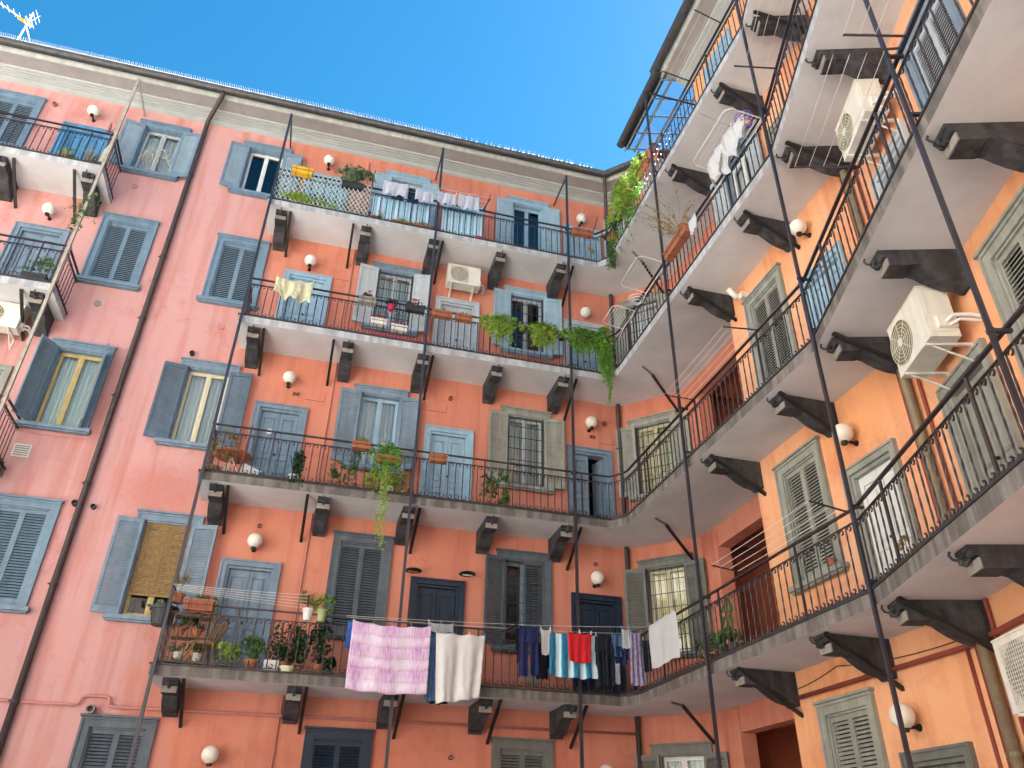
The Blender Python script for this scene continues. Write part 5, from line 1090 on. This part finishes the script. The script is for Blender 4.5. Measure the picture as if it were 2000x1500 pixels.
cloth('striped_cloth', 'striped_awning', 'blue striped cloth tied inside the top gallery rail right of the iron post', (1.05, -W + .08, Z[4] + .86), X, 1.05, .78, 'cloth', fold=.012, nf=5)
# ---- drying arms and washing lines
def lines(name, label, pA, pB, tipA, tipB, n=4, m='line_white', arm='iron', hang=0.01, parent_cat='washing line'):
    """two arms (rail point -> tip) with n lines strung between them"""
    pA, pB, tA, tB = (Vector(q) for q in (pA, pB, tipA, tipB)); t = thing(name, label, parent_cat, tuple(pA))
    a = MB(); a.tube([(0, 0, 0), tuple(tA - pA)], .013, 6); a.obj('arm', arm, t); a = MB(); a.tube([tuple(pB - pA), tuple(tB - pA)], .013, 6); a.obj('arm', arm, t)
    b = MB()
    for i in range(n):
        f_ = (i + 1) / n; p = (tA - pA) * f_; q = (pB - pA) + (tB - pB) * f_; pts = [p.lerp(q, k / 8) - Vector((0, 0, hang * 4 * (k / 8) * (1 - k / 8))) for k in range(9)]; b.tube(pts, .0035, 4, caps=False)
    b.obj('line', m, t)
rl = Z[1] + .98
lines('washing_line', 'white washing lines above the panelled door on the lowest gallery', (-2.85, -1.0, 4.02), (-.66, -1.0, 3.86), (-2.85, -1.45, 4.0), (-.70, -1.45, 4.02), 5)
lines('washing_line', 'long line carrying the quilt and the row of clothes along the lowest gallery', (-.08, -1.0, 3.80), (2.8, -1.0, 3.80), (-.02, -1.44, 3.74), (2.92, -1.44, 3.84), 2)
lines('washing_line', 'line with pegged clothes between the ornate window and the corner', (2.95, -1.0, 3.8), (4.75, -1.0, 3.82), (2.98, -1.44, 3.84), (5.35, -1.75, 3.92), 2)
lines('washing_line', 'line of lilac cloths in front of the top gallery rail', (-.70, -1.0, Z[4] + 1.0), (2.05, -1.0, Z[4] + 1.0), (-.72, -1.42, 14.08), (2.15, -1.42, 14.1), 3)
for x, lb in ((-.70, 'upright iron rod on the top gallery rail, left of the lilac cloths'), (2.08, 'slanting iron rod on the top gallery rail, right of the lilac cloths'), (4.95, 'slanting iron rod on the top gallery rail near the corner planter')):
    mb = MB(); mb.tube([(0, 0, 0), (.02 if x < 0 else .14, -.06, .55)], .014, 6); tag(mb.obj('iron_rod', 'iron', None, False, (x, -1.02, Z[4] + .98)), lb, 'rod', 'iron rods on the top gallery rail')
def Bp(s, z, d): return tuple(P('B', s, z, d))
def Rp(s, z, d): return tuple(P('R', s, z, d))
lines('washing_line', 'washing lines in front of the dark stair hall, lowest gallery of the right wing', Bp(5.28, 3.82, .98), Bp(7.66, 3.82, .98), Bp(5.24, 3.90, 1.50), Bp(7.66, 3.90, 1.50), 4)
lines('washing_line', 'washing lines outside the second gallery between iron post and lit wall', Bp(4.45, 7.18, 1.0), Bp(6.62, 7.18, 1.0), Bp(4.42, 7.2, 1.55), Bp(6.52, 7.2, 1.55), 5)
lines('washing_line', 'washing lines on iron arms at right, outside the second gallery near the air conditioner', Rp(2.28, 7.18, 1.0), Rp(3.82, 7.18, 1.0), Rp(2.2, 7.28, 1.62), Rp(3.7, 7.28, 1.62), 4)
lines('washing_line', 'washing lines rising out of the picture at the upper right, second gallery', Rp(3.95, 7.18, 1.0), Rp(5.9, 7.18, 1.0), Rp(3.93, 7.26, 1.6), Rp(5.9, 7.26, 1.6), 4)
lines('washing_line', 'washing lines under the eaves outside the top gallery of the right wing', Bp(5.85, Z[4] + .98, 1.0), Bp(7.2, Z[4] + .98, 1.0), Bp(5.9, Z[4] + 1.0, 1.62), Bp(7.3, Z[4] + 1.0, 1.62), 4)
lines('washing_line', 'washing lines crossing the corbel under the top gallery at the upper right', Rp(1.0, Z[3] + .98, 1.0), Rp(3.0, Z[3] + .98, 1.0), Rp(1.05, Z[3] + 1.0, 1.65), Rp(3.0, Z[3] + 1.0, 1.65), 4)
# folding racks hooked on the rails
def rack(label, s, z, L_, dep, m='white_paint', grp='airing racks hooked over the rail', sec='B'):
    t = thing('drying_rack', label, 'drying rack', P(sec, s, z, 1.05), ang(sec), grp); mb = MB(); l2 = L_ / 2
    mb.tube([(-l2, 0, 0), (-l2, -dep + .08, .06), (-l2 + .08, -dep, .07), (l2 - .08, -dep, .07), (l2, -dep + .08, .06), (l2, 0, 0)], .010, 6); mb.tube([(-l2, 0, 0), (l2, 0, 0)], .010, 6); mb.obj('frame', m, t)
    mb = MB()
    for i in range(1, 8): y = -dep * i / 8; mb.tube([(-l2, y, .05 * i / 8), (l2, y, .05 * i / 8)], .0035, 4)
    mb.obj('wire', m, t)
    for x in (-l2 + .05, l2 - .05): mb = MB(); mb.tube([(x, 0, 0), (x, -.14, -.34)], .008, 5); mb.obj('leg', m, t)
rack('white airing rack with towels, third gallery near the bend', 7.15, Z[3] + .86, 1.25, .62); rack('empty white airing rack folded up near the iron post, third gallery', 3.6, Z[3] + .82, 1.0, .6); rack('empty white airing rack at the corner behind the hanging greenery, third gallery', 2.15, Z[3] + .78, .7, .5)
for s, z, wd, ht, lb in ((6.60, Z[3] + .90, .50, .50, 'white towel on the airing rack, lower one'), (6.95, Z[3] + .95, .52, .66, 'white towel in the middle of the airing rack'), (7.30, Z[3] + .95, .42, .48, 'white towel on the airing rack, nearest the iron post')):
    cloth('towel', 'cloth_white', lb, P('B', s, z, 1.42 - .05 * (s > 7)), (0, -1, 0), wd, ht, 'towel', nx=14, fold=.05, nf=1.6, ragged=.07, grp='white towels on the airing rack')
mb = MB()
for k, r_ in enumerate((.11, .13, .145, .15)): mb.tube([(r_ * math.cos(a), r_ * math.sin(a), .05 * k) for a in [2 * PI * i / 18 for i in range(19)]], .008, 4)
for i in range(12): a = 2 * PI * i / 12; mb.tube([(.11 * math.cos(a), .11 * math.sin(a), 0), (.15 * math.cos(a), .15 * math.sin(a), .15)], .006, 4)
mat('violet_plastic', (.22, .12, .55), .5, .1); t = mb.obj('laundry_basket', 'violet_plastic', None, True, P('B', 7.6, Z[3] + .86, 1.25)); tag(t, 'violet openwork basket hooked on the rail beside the iron post at the bend', 'laundry basket')
cloth('rag', 'cloth_white', 'small cream rag hanging on the third gallery rail near the long rusty planter', P('B', 5.22, Z[3] + .90, 1.1), (0, -1, 0), .26, .36, 'rag', nx=8)
t = thing('bicycle_wheel_rack', 'white wire hoop basket on the third gallery rail by the corner', 'basket', P('B', 2.75, Z[3] + .92, 1.12), ang('B')); mb = MB()
for k, r_ in enumerate((.16, .13, .10)): mb.tube([(r_ * math.cos(a), r_ * math.sin(a), -.05 * k) for a in [2 * PI * i / 20 for i in range(21)]], .009, 5)
mb.obj('hoop', 'white_paint', t); t.name = 'wire_basket'

def cable(pts, r, m, label):
    mb = MB(); out = []
    for k in range(len(pts) - 1):
        a, b = Vector(pts[k]), Vector(pts[k + 1])
        for i in range(8): t_ = i / 8; p = a.lerp(b, t_); p.z -= .05 * (b - a).length * 4 * t_ * (1 - t_) * .5; out.append(p)
    out.append(Vector(pts[-1])); mb.tube(out, r, 5); tag(mb.obj('cable', m), label, 'cable')
cable([(-7.35, -.25, 8.9), (-7.3, -.05, 8.2), (-7.9, -.04, 7.95)], .012, 'white_ceramic', 'white cable looping down from the air conditioner at the left edge')
cable([(-6.55, -.10, 7.0), (-5.9, -.10, 6.96), (-5.15, -.10, 7.0)], .010, 'pipe_pink', 'thin pink cable sagging under the sill of the yellow framed window')
cable([P('B', 4.5, 2.42, .02), P('B', 5.6, 2.55, .02), P('B', 7.9, 2.40, .02)], .007, 'stem', 'thin brown cable sagging below the lowest gallery on the orange wing')
cable([P('B', 6.0, Z[4] - T - .02, 1.0), P('B', 7.4, Z[3] + 1.0, 1.0)], .004, 'stem', 'slack cord between the top gallery and the rail below near the bend')
